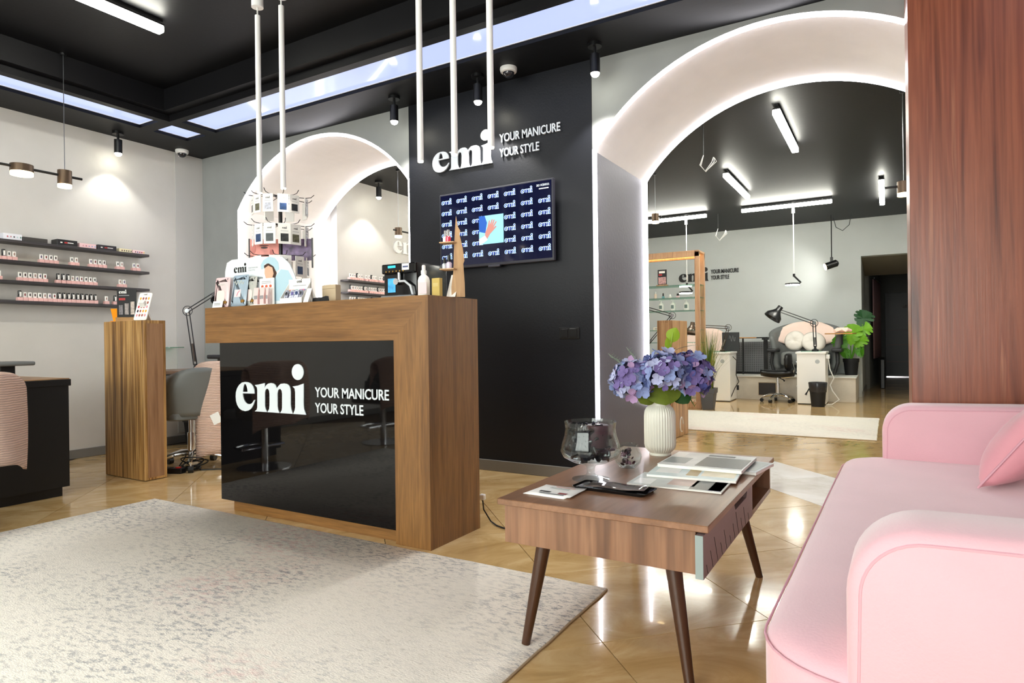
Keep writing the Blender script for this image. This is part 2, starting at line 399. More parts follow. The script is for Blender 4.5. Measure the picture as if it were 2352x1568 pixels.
# ------------------------------------------------------------------ floor with single tiles
fl = struct(G().box(-6.2, 1.4, -3.4, 18.2, -.06, -.008).obj('floor', M_grout))
pitch, u0, v0 = .6045, .764, 1.872
tile = None
hs = pitch / 2 - .0018
def inside(x, y):
    if y < 3.98: return -6.2 < x < 1.3 and y > -.9
    if y < 5.05: return -5.8 < x < .9
    if y < 11.6: return -5.5 < x < 1.2
    return -.7 < x < 1.2 and y < 17.8
for i in range(-14, 26):
    for j in range(-12, 28):
        u = u0 + (i + .5) * pitch; v = v0 + (j + .5) * pitch
        x, y = (u - v) / math.sqrt(2), (u + v) / math.sqrt(2)
        if not inside(x, y): continue
        if y > 3.98 and x < -4.6 and y > 6.2: continue
        if y > 5.2 and x < -3.6 and (y - 5.2) * .55 + .0 < (-3.6 - x) * -.2: continue
        m = M_marble if (i == 3 and j in (1, 2, 3)) else M_tile
        if tile is None:
            tile = G().box(-hs, hs, -hs, hs, -.008, 0).obj('tile', M_tile, fl, smooth=0)
            o = tile
        elif m is M_marble:
            o = G().box(-hs, hs, -hs, hs, -.008, 0).obj('tile', M_marble, fl, smooth=0)
        else: o = inst(tile, fl)
        o.location = (x, y, 0); o.rotation_euler = (0, 0, R(45))

# ------------------------------------------------------------------ walls of the front room
struct(G().box(-6.2, -5.98, -3.4, 5.2, 0, 3.2).obj('wall_left', M_wall))
struct(G().box(-5.979, -5.972, 3.69, 3.979, 0.1, 2.838).obj('trim_1', mat('plaster_lighter', (196, 195, 193), .85)))
struct(G().box(-5.98, -5.965, -3.2, 3.98, 0, .075, bev=.003).obj('baseboard_left', M_base))
struct(G().box(1.2, 1.4, -3.4, 5.2, 0, 3.2).obj('wall_right', M_wall))
wf = G()
wf.box(-6.2, -5.0, -3.4, -3.2, 0, 3.2).box(.6, 1.4, -3.4, -3.2, 0, 3.2).box(-5.0, .6, -3.4, -3.2, 2.6, 3.2).box(-5.0, .6, -3.4, -3.2, 0, .25)
struct(wf.obj('wall_front', M_wall))
win = struct(bpy.data.objects.new('window_1', None)); COL.objects.link(win); win.location = (-2.2, -3.3, .25)
wfr = G()
for x in (-2.8, -1.4, 0, 1.4, 2.8): wfr.box(x - .03, x + .03, -.04, .04, 0, 2.35)
wfr.box(-2.8, 2.8, -.04, .04, 0, .06).box(-2.8, 2.8, -.04, .04, 2.29, 2.35)
wfr.obj('window_frame', M_blackmatt, win)
for x in (-2.1, -.7, .7, 2.1): G().box(x - .67, x + .67, -.004, .004, .06, 2.29).obj('pane', M_glass, win)

po = bpy.data.lights.new('window_portal', 'AREA'); po.shape = 'RECTANGLE'; po.size = 5.5; po.size_y = 2.25; po.cycles.is_portal = True
pw = bpy.data.objects.new('window_portal', po); COL.objects.link(pw); pw.parent = win; pw.location = (0, .12, 1.17); pw.rotation_euler = (R(90), 0, 0)
ZC = 2.84
def arch_pts(xc, hw, zs, za, n=32):
    rise = za - zs; Rr = (hw * hw + rise * rise) / (2 * rise); zc = za - Rr; a0 = math.asin(hw / Rr)
    return [(xc + Rr * math.sin(-a0 + 2 * a0 * k / n), zc + Rr * math.cos(-a0 + 2 * a0 * k / n)) for k in range(n + 1)]
Y0, Y1 = 3.98, 5.05
A1 = arch_pts(-4.355, 1.075, 2.255, 2.80); A2 = arch_pts(-.585, 1.118, 2.235, 2.815)
def header(name, A, x0, x1, mf, mb):
    g = G()
    for (xa, za), (xb, zb) in zip(A, A[1:]):
        g.quad([(xa, Y0, za), (xb, Y0, zb), (xb, Y0, ZC), (xa, Y0, ZC)], 0)
        g.quad([(xa, Y1, za), (xb, Y1, zb), (xb, Y1, ZC), (xa, Y1, ZC)], 0)
        g.quad([(xa, Y0, za), (xb, Y0, zb), (xb, Y1, zb), (xa, Y1, za)], 1)
    return struct(g.obj(name, [mf, mb], smooth=30))
header('wall_arch_left', A1, -5.43, -3.28, M_wallg, M_arch)
header('wall_arch_right', A2, -1.703, .533, M_wallg, M_arch)
g = G().box(-6.0, -5.43, Y0, Y1, 0, ZC, m=0)
g.quad([(-5.4295, Y0 + .001, 0), (-5.4295, Y1 + .13, 0), (-5.4295, Y1 + .13, 2.256), (-5.4295, Y0 + .001, 2.256)], 1)
g.box(-6.0, -5.43, Y1, Y1 + .13, 0, ZC, m=1)
struct(g.obj('wall_pier_left', [M_wallg, M_arch]))
g = G().box(-3.28, -1.703, Y0 - .008, Y1, 0, ZC, m=0)
g.quad([(-1.7025, Y0 - .004, 0), (-1.7025, Y1 - .001, 0), (-1.7025, Y1 - .001, 2.236), (-1.7025, Y0 - .004, 2.236)], 1)
g.quad([(-3.2805, Y0 - .004, 0), (-3.2805, Y1 - .001, 0), (-3.2805, Y1 - .001, 2.256), (-3.2805, Y0 - .004, 2.256)], 2)
g.quad([(-3.28, Y1 + .001, 0), (-1.703, Y1 + .001, 0), (-1.703, Y1 + .001, ZC), (-3.28, Y1 + .001, ZC)], 3)
struct(g.obj('wall_centre', [M_blackwall, M_jamb, M_arch, M_wallg]))
struct(G().box(-3.28, -1.703, Y0 - .022, Y0 - .009, 0, .08, bev=.003).obj('baseboard_centre', M_base))
struct(G().box(.533, 1.4, Y0, Y1, 0, ZC).obj('wall_pier_right', M_wallg))
# wood clad pier beside the sofa
pn = G().box(.092, 1.19, 3.46, 3.97, 0, ZC, bev=.002).obj('wall_wood_pier', M_panel); struct(pn)

# ceiling of the front room: soffit ring with light boxes, ledge, raised tray
cx0, cx1, cy0, cy1 = -5.98, 1.2, -3.2, 3.98        # room
s0, s1 = .42, .705                                   # light box band measured from left wall
T = .055
c = G()
sx0, sx1 = cx0 + .42, cx0 + .705                     # left strip -5.56 .. -5.275
sy0, sy1 = 3.235, 3.555                              # arch side strip
rx0, rx1 = cx1 - .705, cx1 - .42
ry0, ry1 = cy0 + .42, cy0 + .72
lip = .07
zt = ZC + T
c.box(cx0, sx0, cy0, cy1, ZC, zt); c.box(rx1, cx1, cy0, cy1, ZC, zt)
c.box(sx0, rx1, sy1, cy1, ZC, zt); c.box(sx0, rx1, cy0, ry0, ZC, zt)
c.box(sx1, sx1 + lip, ry1, sy0 - .065 + .065, ZC, zt); c.box(rx0 - lip, rx0, ry1, sy0, ZC, zt)
c.box(sx1 + lip, rx0 - lip, sy0 - .065, sy0, ZC, zt); c.box(sx1 + lip, rx0 - lip, ry1, ry1 + .065, ZC, zt)
for a, b in ((sx0, sx1), (rx0, rx1)):
    c.box(a, b, sy0 - .113, sy0, ZC, zt); c.box(a, b, ry1, ry1 + .11, ZC, zt)
for a, b in ((sy0, sy1), (ry0, ry1)):
    c.box(sx1, sx1 + .14, a, b, ZC, zt); c.box(rx0 - .14, rx0, a, b, ZC, zt)
# ledge and upper ceiling
lx0, lx1, ly0, ly1 = -5.136, rx0 - lip - .065, ry1 + .15, 3.085
Z2 = 3.07
c.box(cx0, lx0, cy0, cy1, zt + .001, Z2); c.box(lx1, cx1, cy0, cy1, zt + .001, Z2)
c.box(lx0, lx1, ly1, cy1, zt + .001, Z2); c.box(lx0, lx1, cy0, ly0, zt + .001, Z2)
c.box(cx0, cx1, cy0, cy1, Z2, Z2 + .1)
struct(c.obj('ceiling', M_ceil, smooth=0))
def lightbox(label, a, b, d, e):
    t = thing('ceiling_light_panel', label, 'ceiling light', ((a + b) / 2, (d + e) / 2, ZC + .03), group='light boxes of the tray ceiling')
    hx, hy = (b - a) / 2, (e - d) / 2
    G().box(-hx, hx, -hy, hy, 0, .012).obj('diffuser', M_sky, t, smooth=0)
    fr = G(); w = .006
    fr.box(-hx, hx, -hy, -hy + w, -.004, 0).box(-hx, hx, hy - w, hy, -.004, 0).box(-hx, -hx + w, -hy, hy, -.004, 0).box(hx - w, hx, -hy, hy, -.004, 0)
    fr.obj('rim', M_wmetal, t, smooth=0)
lightbox('long pale blue ceiling light box above the left wall shelves', sx0, sx1, ry1 + .11, sy0 - .113)
lightbox('short pale blue light box in the far ceiling corner', sx0, sx1, sy0, sy1)
lightbox('very long pale blue ceiling light box running past both arches', sx1 + .14, rx0 - .14, sy0, sy1)
lightbox('added unseen pale blue ceiling light box above the sofa wall', rx0, rx1, ry1 + .11, sy0 - .113)  # out of view, added so the ring lights the room symmetrically
lightbox('added unseen pale blue ceiling light box along the shop window', sx1 + .14, rx0 - .14, ry0, ry1)  # added out of view, balances the light of the arch side box

# ------------------------------------------------------------------ the back room
struct(G().box(-5.6, -5.33, Y1 + .13, 11.75, 0, ZC).obj('wall_back_room_left', M_wall))
struct(G().box(1.2, 1.4, 5.2, 11.75, 0, ZC).obj('wall_back_room_right', M_wall2))
zp = 2.236
wb = G().box(-5.5, -.36, 11.55, 11.75, 0, ZC).box(-.36, 1.3, 11.55, 11.75, zp, ZC)
wb.box(.75, 1.3, 11.55, 11.75, 0, zp)
struct(wb.obj('wall_back', M_wall2))
struct(G().box(-5.6, 1.4, Y1, 11.75, ZC, ZC + .1).obj('ceiling_back_room', M_ceil))
# passage to the VIP door
pg = G()
pg.prism([(-.6, 11.75), (-.36, 11.75), (-.36, 13.2), (-.3, 13.4), (-.16, 15.0), (-.16, 17.6), (-.6, 17.6)], 0, 2.6, 'XY')
struct(pg.obj('wall_passage_left', M_wallg, smooth=0))
struct(G().box(.75, 1.1, 11.75, 17.6, 0, 2.6).obj('wall_passage_right', M_wallg))
sl = G(); sl.prism([(11.75, zp), (13.25, 2.06), (13.25, 2.5), (17.6, 2.5), (17.6, 2.6), (11.75, 2.6)], -.36, .75, 'YZ')
struct(sl.obj('ceiling_passage', mat('passage_soffit', (132, 126, 112), .85)))
struct(G().box(-.6, 1.1, 17.6, 17.75, 0, 2.6).obj('wall_passage_end', M_wallg))
struct(G().box(-.366, -.345, 11.55, 13.2, 0, .09).obj('baseboard_passage', M_base))
dr = struct(bpy.data.objects.new('door_1', None)); COL.objects.link(dr); dr.location = (.4, 17.58, 0)
G().box(-.46, .46, -.05, 0, .02, 1.98, bev=.004).obj('door_leaf', M_black, dr)
for z in (.35, .75, 1.1): G().box(-.44, .44, -.056, -.05, z, z + .012).obj('door_rail', mat('dark_red_line', (50, 14, 12), .4), dr)
put('lettering', text_mesh('VIP', .13, .075, .004, .01), mat('vip_letters', (120, 110, 105), .4), dr, (-.12, -.052, 1.62))
G().box(-.45, .45, -.06, -.05, .0, .018).obj('gap_light_strip', M_chrome, dr)  # bright chrome strip standing in for the light gap under the door
cu = thing('curtain', 'mauve curtain hanging on the left side of the passage', 'curtain', (-.24, 13.45, .55))
rows = []
for z in (0, .5, 1.0, 1.46):
    rows.append([(.005 + .10 * k / 24 + .014 * math.sin(k * 1.5), .02 + 1.25 * k / 24, z) for k in range(25)])
G().grid(rows).obj('cloth', mat('mauve_cloth', (150, 118, 124), .8), cu, smooth=80, solid=.012)
G().cyl((.03, 0, 1.48), (.13, 1.3, 1.48), .012).obj('rail', M_black, cu)
pb = G().box(-.13, -.06, 13.5, 14.9, 0, .54, bev=.01).obj('dark_cabinet', M_black)
tag(pb, 'low black cabinet in the passage below the mauve curtain', 'cabinet')

# raised platform with vents
pf = struct(bpy.data.objects.new('floor_platform', None)); COL.objects.link(pf); pf.location = (-2.8, 11.0, 0)
G().box(-2.5, 2.39, -.56, .55, 0, .352, bev=.004).obj('platform_body', M_concrete, pf)
G().box(-2.5, 2.4, -.575, .55, .352, .366, bev=.003).obj('platform_top', mat('concrete_top', (206, 204, 198), .6), pf)
def vent(x, w, h, z):
    t = thing('vent_hatch', 'dark brown hatch in the platform front beside the stool', 'hatch', (x, 10.44, z))
    G().box(-w/2, w/2, -.006, 0, 0, h).obj('frame', mat('brass_edge', (150, 130, 100), .4), t)
    G().box(-w/2 + .008, w/2 - .008, -.012, -.004, .008, h - .008, bev=.002).obj('panel', mat('brown_black', (34, 28, 26), .4), t)
vent(-1.613, .256, .2, .072)
so = thing('wall_socket', 'black double socket in the platform front near the white cabinet', 'socket', (-2.09, 10.44, .143))
G().box(-.06, .06, -.008, 0, 0, .075, bev=.003).obj('plate', M_black, so)
for x in (-.028, .028): G().cyl((x, -.012, .038), (x, -.006, .038), .02).obj('outlet', M_blackmatt, so)

# ------------------------------------------------------------------ LED strips on the arch edges
def strip(label, A, y, zb):
    x0, x1 = A[0][0], A[-1][0]; o = .016
    pts = [(x0 + o, zb), (x0 + o, A[0][1])]
    pts += [(x, z - .016) for x, z in A[1:-1]]
    pts += [(x1 - o, A[-1][1]), (x1 - o, zb)]
    t = thing('led_strip', label, 'led strip', (x0, y, zb), group='LED strips of the arches')
    P = [(x - x0, 0, z - zb) for x, z in pts]
    G().tube(P, .011, 8).obj('light_line', M_led, t)
    xm = (x1 - x0) / 2
    G().tube([(x - .013 * (1 if x < xm else -1) * (z < A[0][1] - zb + .01), 0, z + (.013 if z > A[0][1] - zb + .01 else 0)) for x, y_, z in P], .004, 6).obj('profile', M_wmetal, t)
strip('white light line edging the front of the small left arch', A1, Y0 + .012, .42)
strip('white light line edging the inner rim of the small left arch', A1, Y1 - .014, .42)
strip('white light line edging the front of the large right arch', A2, Y0 + .012, .42)
strip('white light line edging the inner rim of the large right arch', A2, Y1 - .014, .42)

# ------------------------------------------------------------------ linear lamps
def linear(label, x, y, zc, L, axis):
    t = thing('linear_lamp', label, 'ceiling lamp', (x, y, zc), 0 if axis == 'X' else R(90), 'linear ceiling lamps')
    h = L / 2
    G().box(-h, h, -.03, .03, -.085, -.04, bev=.01, seg=2).obj('diffuser', M_tube, t)
    G().box(-h, h, -.028, .028, -.04, -.03).obj('spine', M_blackmatt, t)
    for s in (-.8, .8):
        G().cyl((h * s, 0, -.03), (h * s, 0, 0), .006, n=8).obj('hanger', M_steel, t)
    G().box(-h, h, -.012, .012, -.012, 0).obj('rail', M_blackmatt, t)
linear('long lit tube lamp on the raised black ceiling above the left shelves', -4.06, 1.80, Z2, 1.26, 'Y')
linear('added unseen tube lamp on the raised ceiling behind the rug', -4.06, -1.2, Z2, 1.26, 'Y')  # added out of view as fill light for the front room
linear('added unseen tube lamp on the raised ceiling over the seating', -1.4, 0.2, Z2, 1.26, 'X')  # another unseen fill lamp, added above the frame
linear('added unseen tube lamp on the raised ceiling near the shop window', -1.4, -1.8, Z2, 1.26, 'X')  # unseen fill lamp added behind the camera
linear('lit tube lamp nearest the large arch on the back room ceiling', -.76, 6.15, ZC, 1.24, 'Y')
linear('lit slanting tube lamp in the middle of the back room ceiling', -1.545, 8.0, ZC, 1.3, 'Y')
linear('lit tube lamp over the white cabinet, parallel to the back wall', -1.21, 9.55, ZC, 1.16, 'X')
linear('lit tube lamp on the back room ceiling next to the passage', -.05, 9.4, ZC, 1.45, 'Y')
linear('lit tube lamp above the wooden glass shelf unit', -2.85, 9.6, ZC, 1.1, 'X')
linear('unseen tube lamp over the small left arch room', -4.4, 7.6, ZC, 1.2, 'Y')  # out of view behind the centre wall
linear('added unseen tube lamp at the far right of the back room ceiling', .75, 7.2, ZC, 1.2, 'Y')  # added to brighten the back room, hidden by the wood pier
linear('added unseen tube lamp over the left side of the back room rug', -2.9, 6.3, ZC, 1.2, 'Y')  # extra lamp added for back room brightness, hidden by the centre wall

# ------------------------------------------------------------------ ceiling spots (black cylinders)
def spot(label, x, y, dx, dy, tilt, power, drop=.06):
    t = thing('ceiling_spot', label, 'spotlight', (x, y, ZC), 0, 'black ceiling spots')
    G().cyl((0,0,-.022), (0,0,0), .045, n=20).obj('canopy', M_black, t)
    G().cyl((0,0,-drop-.02), (0,0,-.02), .01, n=10).obj('stem', M_black, t)
    d = Vector((dx * math.sin(tilt), dy * math.sin(tilt), -math.cos(tilt))); p = Vector((0, 0, -drop - .01)); q = p + d * .12
    G().cyl(p, q, .032, n=20).obj('barrel', M_black, t)
    G().sph(tuple(q - d * .004), .029, 16, 10).obj('lens', M_spot, t)
    L = bpy.data.lights.new('spot_beam', 'SPOT'); L.energy = power; L.spot_size = R(100); L.spot_blend = .35; L.shadow_soft_size = .028; L.color = (1, .97, .9)
    lo = bpy.data.objects.new('beam', L); COL.objects.link(lo); lo.parent = t; lo.location = q + d * .03
    lo.rotation_euler = d.to_track_quat('-Z', 'Y').to_euler()
spot('lit black ceiling spot near the left wall, above the shelves', -5.826, 3.08, 0, 0, 0, 8)
spot('lit black ceiling spot between the small arch and the black wall', -3.247, 3.762, 0, 0, 0, 17)
spot('lit black ceiling spot above the white wall lettering', -2.483, 3.772, 0, 0, 0, 45)
spot('lit black ceiling spot at the corner where the large arch begins', -1.589, 3.773, 0, 0, 0, 32)
spot('lit black ceiling spot seen through the small left arch', -5.1, 5.62, 0, 0, 0, 12)

# ------------------------------------------------------------------ white rod pendants over the reception desk
def rod(label, x, ztop=2.902, zb=1.852):
    t = thing('rod_pendant', label, 'pendant lamp', (x, 2.5, Z2), group='white rod pendants over the desk')
    G().cyl((0,0,-.12), (0,0,0), .034, n=24).obj('canopy', M_wmetal, t)
    G().cyl((0,0,ztop - Z2), (0,0,-.11), .004, n=8).obj('cord', M_wcable, t)
    G().cyl((0,0,zb - Z2), (0,0,ztop - Z2), .0155, n=20).obj('rod', M_wmetal, t)
    G().cyl((0,0,zb - Z2 - .006), (0,0,zb - Z2), .0135, n=16).obj('lens', M_pendtip, t)
    L = bpy.data.lights.new('pendant_glow', 'SPOT'); L.energy = 2.2; L.spot_size = R(95); L.spot_blend = .6; L.shadow_soft_size = .014; L.color = (1, .92, .8)
    lo = bpy.data.objects.new('glow', L); COL.objects.link(lo); lo.parent = t; lo.location = (0, 0, zb - Z2 - .012)
rod('white rod pendant at the left end of the desk row', -3.203)
rod('white rod pendant just right of the leftmost one, above the card rack', -2.996)
rod('white rod pendant left of the wall lettering', -1.991)
rod('white rod pendant in front of the letter m', -1.784)
rod('white rod pendant in front of the letter i', -1.576)

# ------------------------------------------------------------------ bar pendants with round heads
def barpend(label, x, y, zc, zb, half, rz, heads, wires):
    t = thing('bar_pendant', label, 'pendant lamp', (x, y, zc), rz)
    d = zb - zc
    G().cyl((-half, 0, d), (half, 0, d), .009, n=10).obj('bar', M_blackmatt, t)
    for w in wires:
        G().cyl((w, 0, d), (w, 0, -.01), .0028, n=6).obj('wire', M_steel, t)
        G().cyl((w, 0, -.015), (w, 0, 0), .02, n=14).obj('ceiling_cup', M_black, t)
    mh = mat('bronze_head', (92, 76, 62), .35, metal=.7)
    for hx, r, hh in heads:
        h = G().cyl((hx, 0, d - hh * .62), (hx, 0, d + hh * .38), r, n=24).obj('lamp_head', mh, t)
        G().cyl((hx, 0, d - hh * .62 - .022), (hx, 0, d - hh * .62), r * .96, n=24).obj('lens', M_warm, h)
barpend('bar pendant with glowing bronze heads in front of the left wall', -5.107, 1.93, Z2, 2.185, .51, R(90), [(.395, .045, .1), (.13, .068, .05), (-.2, .068, .05)], [.395, -.3])
barpend('bar pendant seen through the small left arch', -4.596, 5.75, ZC, 2.175, .46, R(90), [(-.38, .04, .085), (0, .06, .045), (.36, .04, .085)], [-.38, .3])
barpend('bar pendant beside the wood clad pier in the back room', .35, 5.77, ZC, 2.11, .36, 0, [(-.235, .045, .09), (.15, .06, .05)], [-.235, .25])
barpend('bar pendant over the left side of the back room', -2.62, 7.09, ZC, 2.35, .42, 0, [(.35, .042, .085), (0, .06, .05)], [.35, -.3])

# slim hanging work lamps with disc heads
def slimpend(label, x, y, zb):
    t = thing('slim_pendant', label, 'pendant lamp', (x, y, ZC))
    G().cyl((0,0,-.14), (0,0,0), .028, n=16).obj('canopy', M_steel, t)
    G().cyl((0,0,zb + .12 - ZC), (0,0,-.13), .007, n=8).obj('rod', M_wmetal, t)
    d = zb - ZC
    G().cyl((0,0,d + .1), (0,0,d + .14), .016, n=12).obj('joint', M_black, t)
    G().cyl((0,0,d + .11), (.09, -.02, d + .01), .012, n=8).obj('arm', M_black, t)
    hd = G().cyl((-.02, 0, d - .012), (-.02, 0, d + .008), .1, n=28).obj('head', M_black, t)
    G().cyl((-.02, 0, d - .02), (-.02, 0, d - .012), .094, n=28).obj('lens', M_tube, hd)
slimpend('slim white rod lamp with lit disc head over the white cabinet', -1.13, 9.72, 1.71)
slimpend('slim rod lamp with disc head behind the glass shelf unit', -2.64, 9.75, 1.67)

# black stage style spot on a rod in front of the back wall
t = thing('rod_spotlight', 'black cylinder spotlight on a thin rod in front of the back wall', 'spotlight', (-.74, 11.0, ZC))
G().cyl((0,0,-.65), (0,0,0), .008, n=8).obj('rod', M_blackmatt, t)
G().box(-.02, .02, -.02, .02, -.74, -.65, bev=.004).obj('bracket', M_black, t)
q0, q1 = Vector((.085, .03, -.735)), Vector((-.085, -.03, -.795))
b = G().tube([q0, q0 + (q1-q0)*.12, q1], [.03, .055, .055], 20).obj('barrel', M_black, t)
dd = (q1 - q0).normalized()
G().cyl(q1 - dd * .005, q1 + dd * .012, .05, n=20).obj('lens', M_warm, b)
L = bpy.data.lights.new('rod_beam', 'SPOT'); L.energy = 14; L.spot_size = R(100); L.spot_blend = .8; L.color = (1, .96, .88); L.shadow_soft_size = .05
lo = bpy.data.objects.new('beam', L); COL.objects.link(lo); lo.parent = t; lo.location = q1 + dd * .03; lo.rotation_euler = (Vector((-.6, .75, -.1))).to_track_quat('-Z', 'Y').to_euler()
G().tube([(.02, .1, -.02), (.06, .1, -.18), (.15, .1, -.24), (.24, .1, -.16), (.27, .1, -.01)], .005, 6).obj('feed_cable', M_cable, t)

# loose wires hanging from the back room ceiling
def wires(label, x, y, L, s, m):
    t = thing('loose_wire', label, 'wire', (x, y, ZC))
    G().tube([(0,0,0), (0,0,-L)], .004, 6).obj('drop', M_cable, t)
    for k in range(3):
        a = k * 1.3
        G().tube([(0,0,-L), (-.04*s, .02*math.cos(a), -L-.12*s), (.02*s, .02*math.sin(a), -L-.2*s), (.1*s+.02*k, 0, -L-.1*s), (.12*s, .02*k, -L-.04*s)], .004, 6).obj('strand', m, t)
wires('white loose wires dangling from the back room ceiling', -2.2, 9.9, .22, .9, M_wcable)
wires('thin loose wires dangling just inside the large arch', -1.36, 5.6, .3, .7, M_wcable)

# dome cameras
def dome(label, x, y):
    t = thing('dome_camera', label, 'security camera', (x, y, ZC))
    G().lathe([(.0, 0), (.058, 0), (.06, -.012), (.055, -.03), (.046, -.034), (0, -.034)], 28).obj('housing', M_white, t)
    G().sph((0,0,-.034), (.04, .04, .036), 20, 8, z0=-1, z1=0).obj('dome', mat('smoked_dome', (30, 30, 36), .05, spec=.8), t)
    G().cyl((-.012, -.02, -.05), (-.018, -.03, -.06), .012, n=12).obj('lens', M_chrome, t)
dome('white dome camera on the soffit in the far left corner', -5.865, 3.695)
dome('white dome camera on the soffit above the black wall', -2.239, 3.79)

# ------------------------------------------------------------------ reception desk
t = thing('reception_desk', 'walnut reception desk with glossy black front panel and white lettering', 'desk', (-2.63, 2.306, 0))
X = lambda x: x + 2.63
a0, a1, a2 = X(-3.454), X(-2.012), X(-1.805); D = .406; HT = 1.168; HB = .963
G().prism([(a0, HB), (a1, HB), (a2, HT), (a0, HT)], 0, D, 'XZ').obj('top_beam', M_walX, t, smooth=0)
G().prism([(a1, 0), (a2, 0), (a2, HT), (a1, HB)], 0, D, 'XZ').obj('end_leg', M_walZ, t, smooth=0)
G().box(X(-3.33), a1, .006, .03, .062, HB, bev=.001).obj('front_panel', M_gloss, t)
G().box(X(-3.325), a1, .03, D - .01, .062, HB).obj('carcass', M_blackmatt, t)
G().box(X(-3.255), a1, .035, D - .05, 0, .062).obj('plinth', M_walX, t)
M_letter = mat('white_letter', (214, 222, 226), .35)
M_letterw = mat('bright_letter', (232, 238, 246), .4)
big_sign('white emi lettering on the black front of the reception desk', (-3.1855, 2.3118, .582), 0, .5715, M_letter, None, .638, (.5, .052, .094), (.335, .052, .014), .004)
big_sign('white emi lettering mounted on the black wall above the screen', (-3.034, 3.966, 2.262), 0, .55, M_letterw, None, .612, (.492, .062, .135), (.325, .062, .028), .012)
M_blk = mat('black_letter', (16, 16, 18), .5)
big_sign('black emi lettering on the grey wall behind the pedicure chairs', (-3.27, 11.545, 1.985), 0, .53, M_blk, None, .57, (.475, .075, .12), (.315, .075, .015), .012)
big_sign('pale emi lettering on the wall seen through the small left arch', (-5.328, 6.12, 2.085), R(90), .55, mat('pale_letter', (240, 240, 238), .4), None, .612, (.49, .06, .135), (.325, .06, .028), .02)

# ------------------------------------------------------------------ wall screen
t = thing('wall_screen', 'flat television on the black wall showing rows of emi logos and a hand', 'television', (-2.445, 3.9, 1.785))
hw, hh = .485, .283
G().box(-hw, hw, 0, .03, -hh, hh, bev=.004).obj('housing', mat('tv_bezel', (52, 52, 62), .3), t)
G().box(-.2, .2, .03, .071, -.15, .15).obj('wall_bracket', M_blackmatt, t)
G().box(-hw + .014, hw - .014, -.002, .002, -hh + .02, hh - .012).obj('screen', mat('screen_navy', (6, 8, 26), .08, emit=.9, emcol=(6, 9, 34)), t, smooth=0)
G().box(-.05, .05, -.006, .02, -hh - .012, -hh + .002, bev=.003).obj('sensor_bar', mat('tv_bezel', (52, 52, 62), .3), t)
M_lg = mat('screen_white', (200, 236, 255), .5, emit=1.1, emcol=(186, 230, 255)); M_lgi = mat('screen_inner', (20, 34, 120), .5, emit=.5, emcol=(44, 70, 160))
lg_o = [[(x, y) for x, y in LOGO[k]] for k in ('e', 'eh', 'm', 'i', 'dot')]
sz = .092
me_o = curve_mesh([[(x*sz, y*sz) for x, y in P] for P in lg_o], 0, .0012)
me_i = curve_mesh([[(x*sz, y*sz) for x, y in P] for P in (lg_o[0], lg_o[2], lg_o[3], lg_o[4])], 0, -.0012)
gx = [-.462 + k * .1385 for k in range(7)]; gz = [.205 - k * .0828 for k in range(7)]
def joined(me, spots, name, m, parent, y):
    bm = bmesh.new()
    for (x, z) in spots:
        n0 = len(bm.verts); bm.from_mesh(me); bm.verts.ensure_lookup_table()
        for v in bm.verts[n0:]: v.co = Vector((v.co.x + x, y, v.co.y + z))
    o = bpy.data.meshes.new(name); bm.to_mesh(o); bm.free(); o.materials.append(m)
    ob = bpy.data.objects.new(name, o); COL.objects.link(ob); ob.parent = parent; return ob
spots = [(x, z) for i, x in enumerate(gx) for j, z in enumerate(gz) if not (i in (3,) and j in (2, 3, 4)) and not (i == 6 and j == 0)]
spots = [(x, z) for x, z in spots if z > -.262 and x < hw - .1]
sp_l = joined(me_o, spots, 'screen_logos', M_lg, t, -.0026)
joined(me_i, spots, 'logo_cores', M_lgi, sp_l, -.0031)
pc = G().quad([(-.125, -.0034, -.125), (.085, -.0034, -.125), (.085, -.0034, .082), (-.125, -.0034, .082)]).obj('screen_picture', mat('pic_lightblue', (110, 160, 180), .5, emit=.5, emcol=(150, 216, 240)), t, smooth=0)
G().quad([(-.125, -.0038, -.03), (-.07, -.0038, -.045), (-.055, -.0038, .03), (-.075, -.0038, .082), (-.125, -.0038, .082)]).obj('blue_cloth', mat('pic_blue', (14, 60, 130), .5, emit=.5, emcol=(16, 92, 190)), pc, smooth=0)
hand = [(-.075,-.075),(-.055,-.09),(-.03,-.055),(.0,-.03),(.028,-.005),(.02,.0),(.0,-.012),(.03,.03),(.02,.034),(-.005,.002),(.012,.045),(.002,.047),(-.018,.01),(-.005,.05),(-.014,.05),(-.032,.012),(-.03,.045),(-.038,.043),(-.05,.0),(-.07,-.04)]
put('hand_print', curve_mesh([hand]), mat('pic_skin', (150, 90, 80), .5, emit=.38, emcol=(226, 160, 148)), pc, (0, -.0042, 0))
G().quad([(-.125, -.0044, -.125), (-.085, -.0044, -.115), (-.05, -.0044, -.095), (-.072, -.0044, -.062), (-.125, -.0044, -.085)]).obj('sleeve_print', mat('pic_white', (170, 176, 180), .5, emit=.55, emcol=(232, 244, 250)), pc, smooth=0)
M_lgt = mat('pic_white', (235, 246, 250), .5, emit=.9)
put('caption', text_mesh('2021 НОВИНКА', .1, .016, 0, .01), M_lgt, t, (.355, -.0034, .235))
G().box(.375, .45, -.0036, -.0034, .215, .222).obj('caption_bar', M_lgt, t, smooth=0)
# light switch
t = thing('light_switch', 'black double light switch on the black wall', 'switch', (-1.885, 3.971, 1.003))
G().box(-.077, .077, -.01, 0, -.041, .041, bev=.004).obj('plate', M_blackmatt, t)
for x in (-.034, .034): G().box(x - .028, x + .028, -.016, -.009, -.03, .03, bev=.003).obj('rocker', M_black, t)

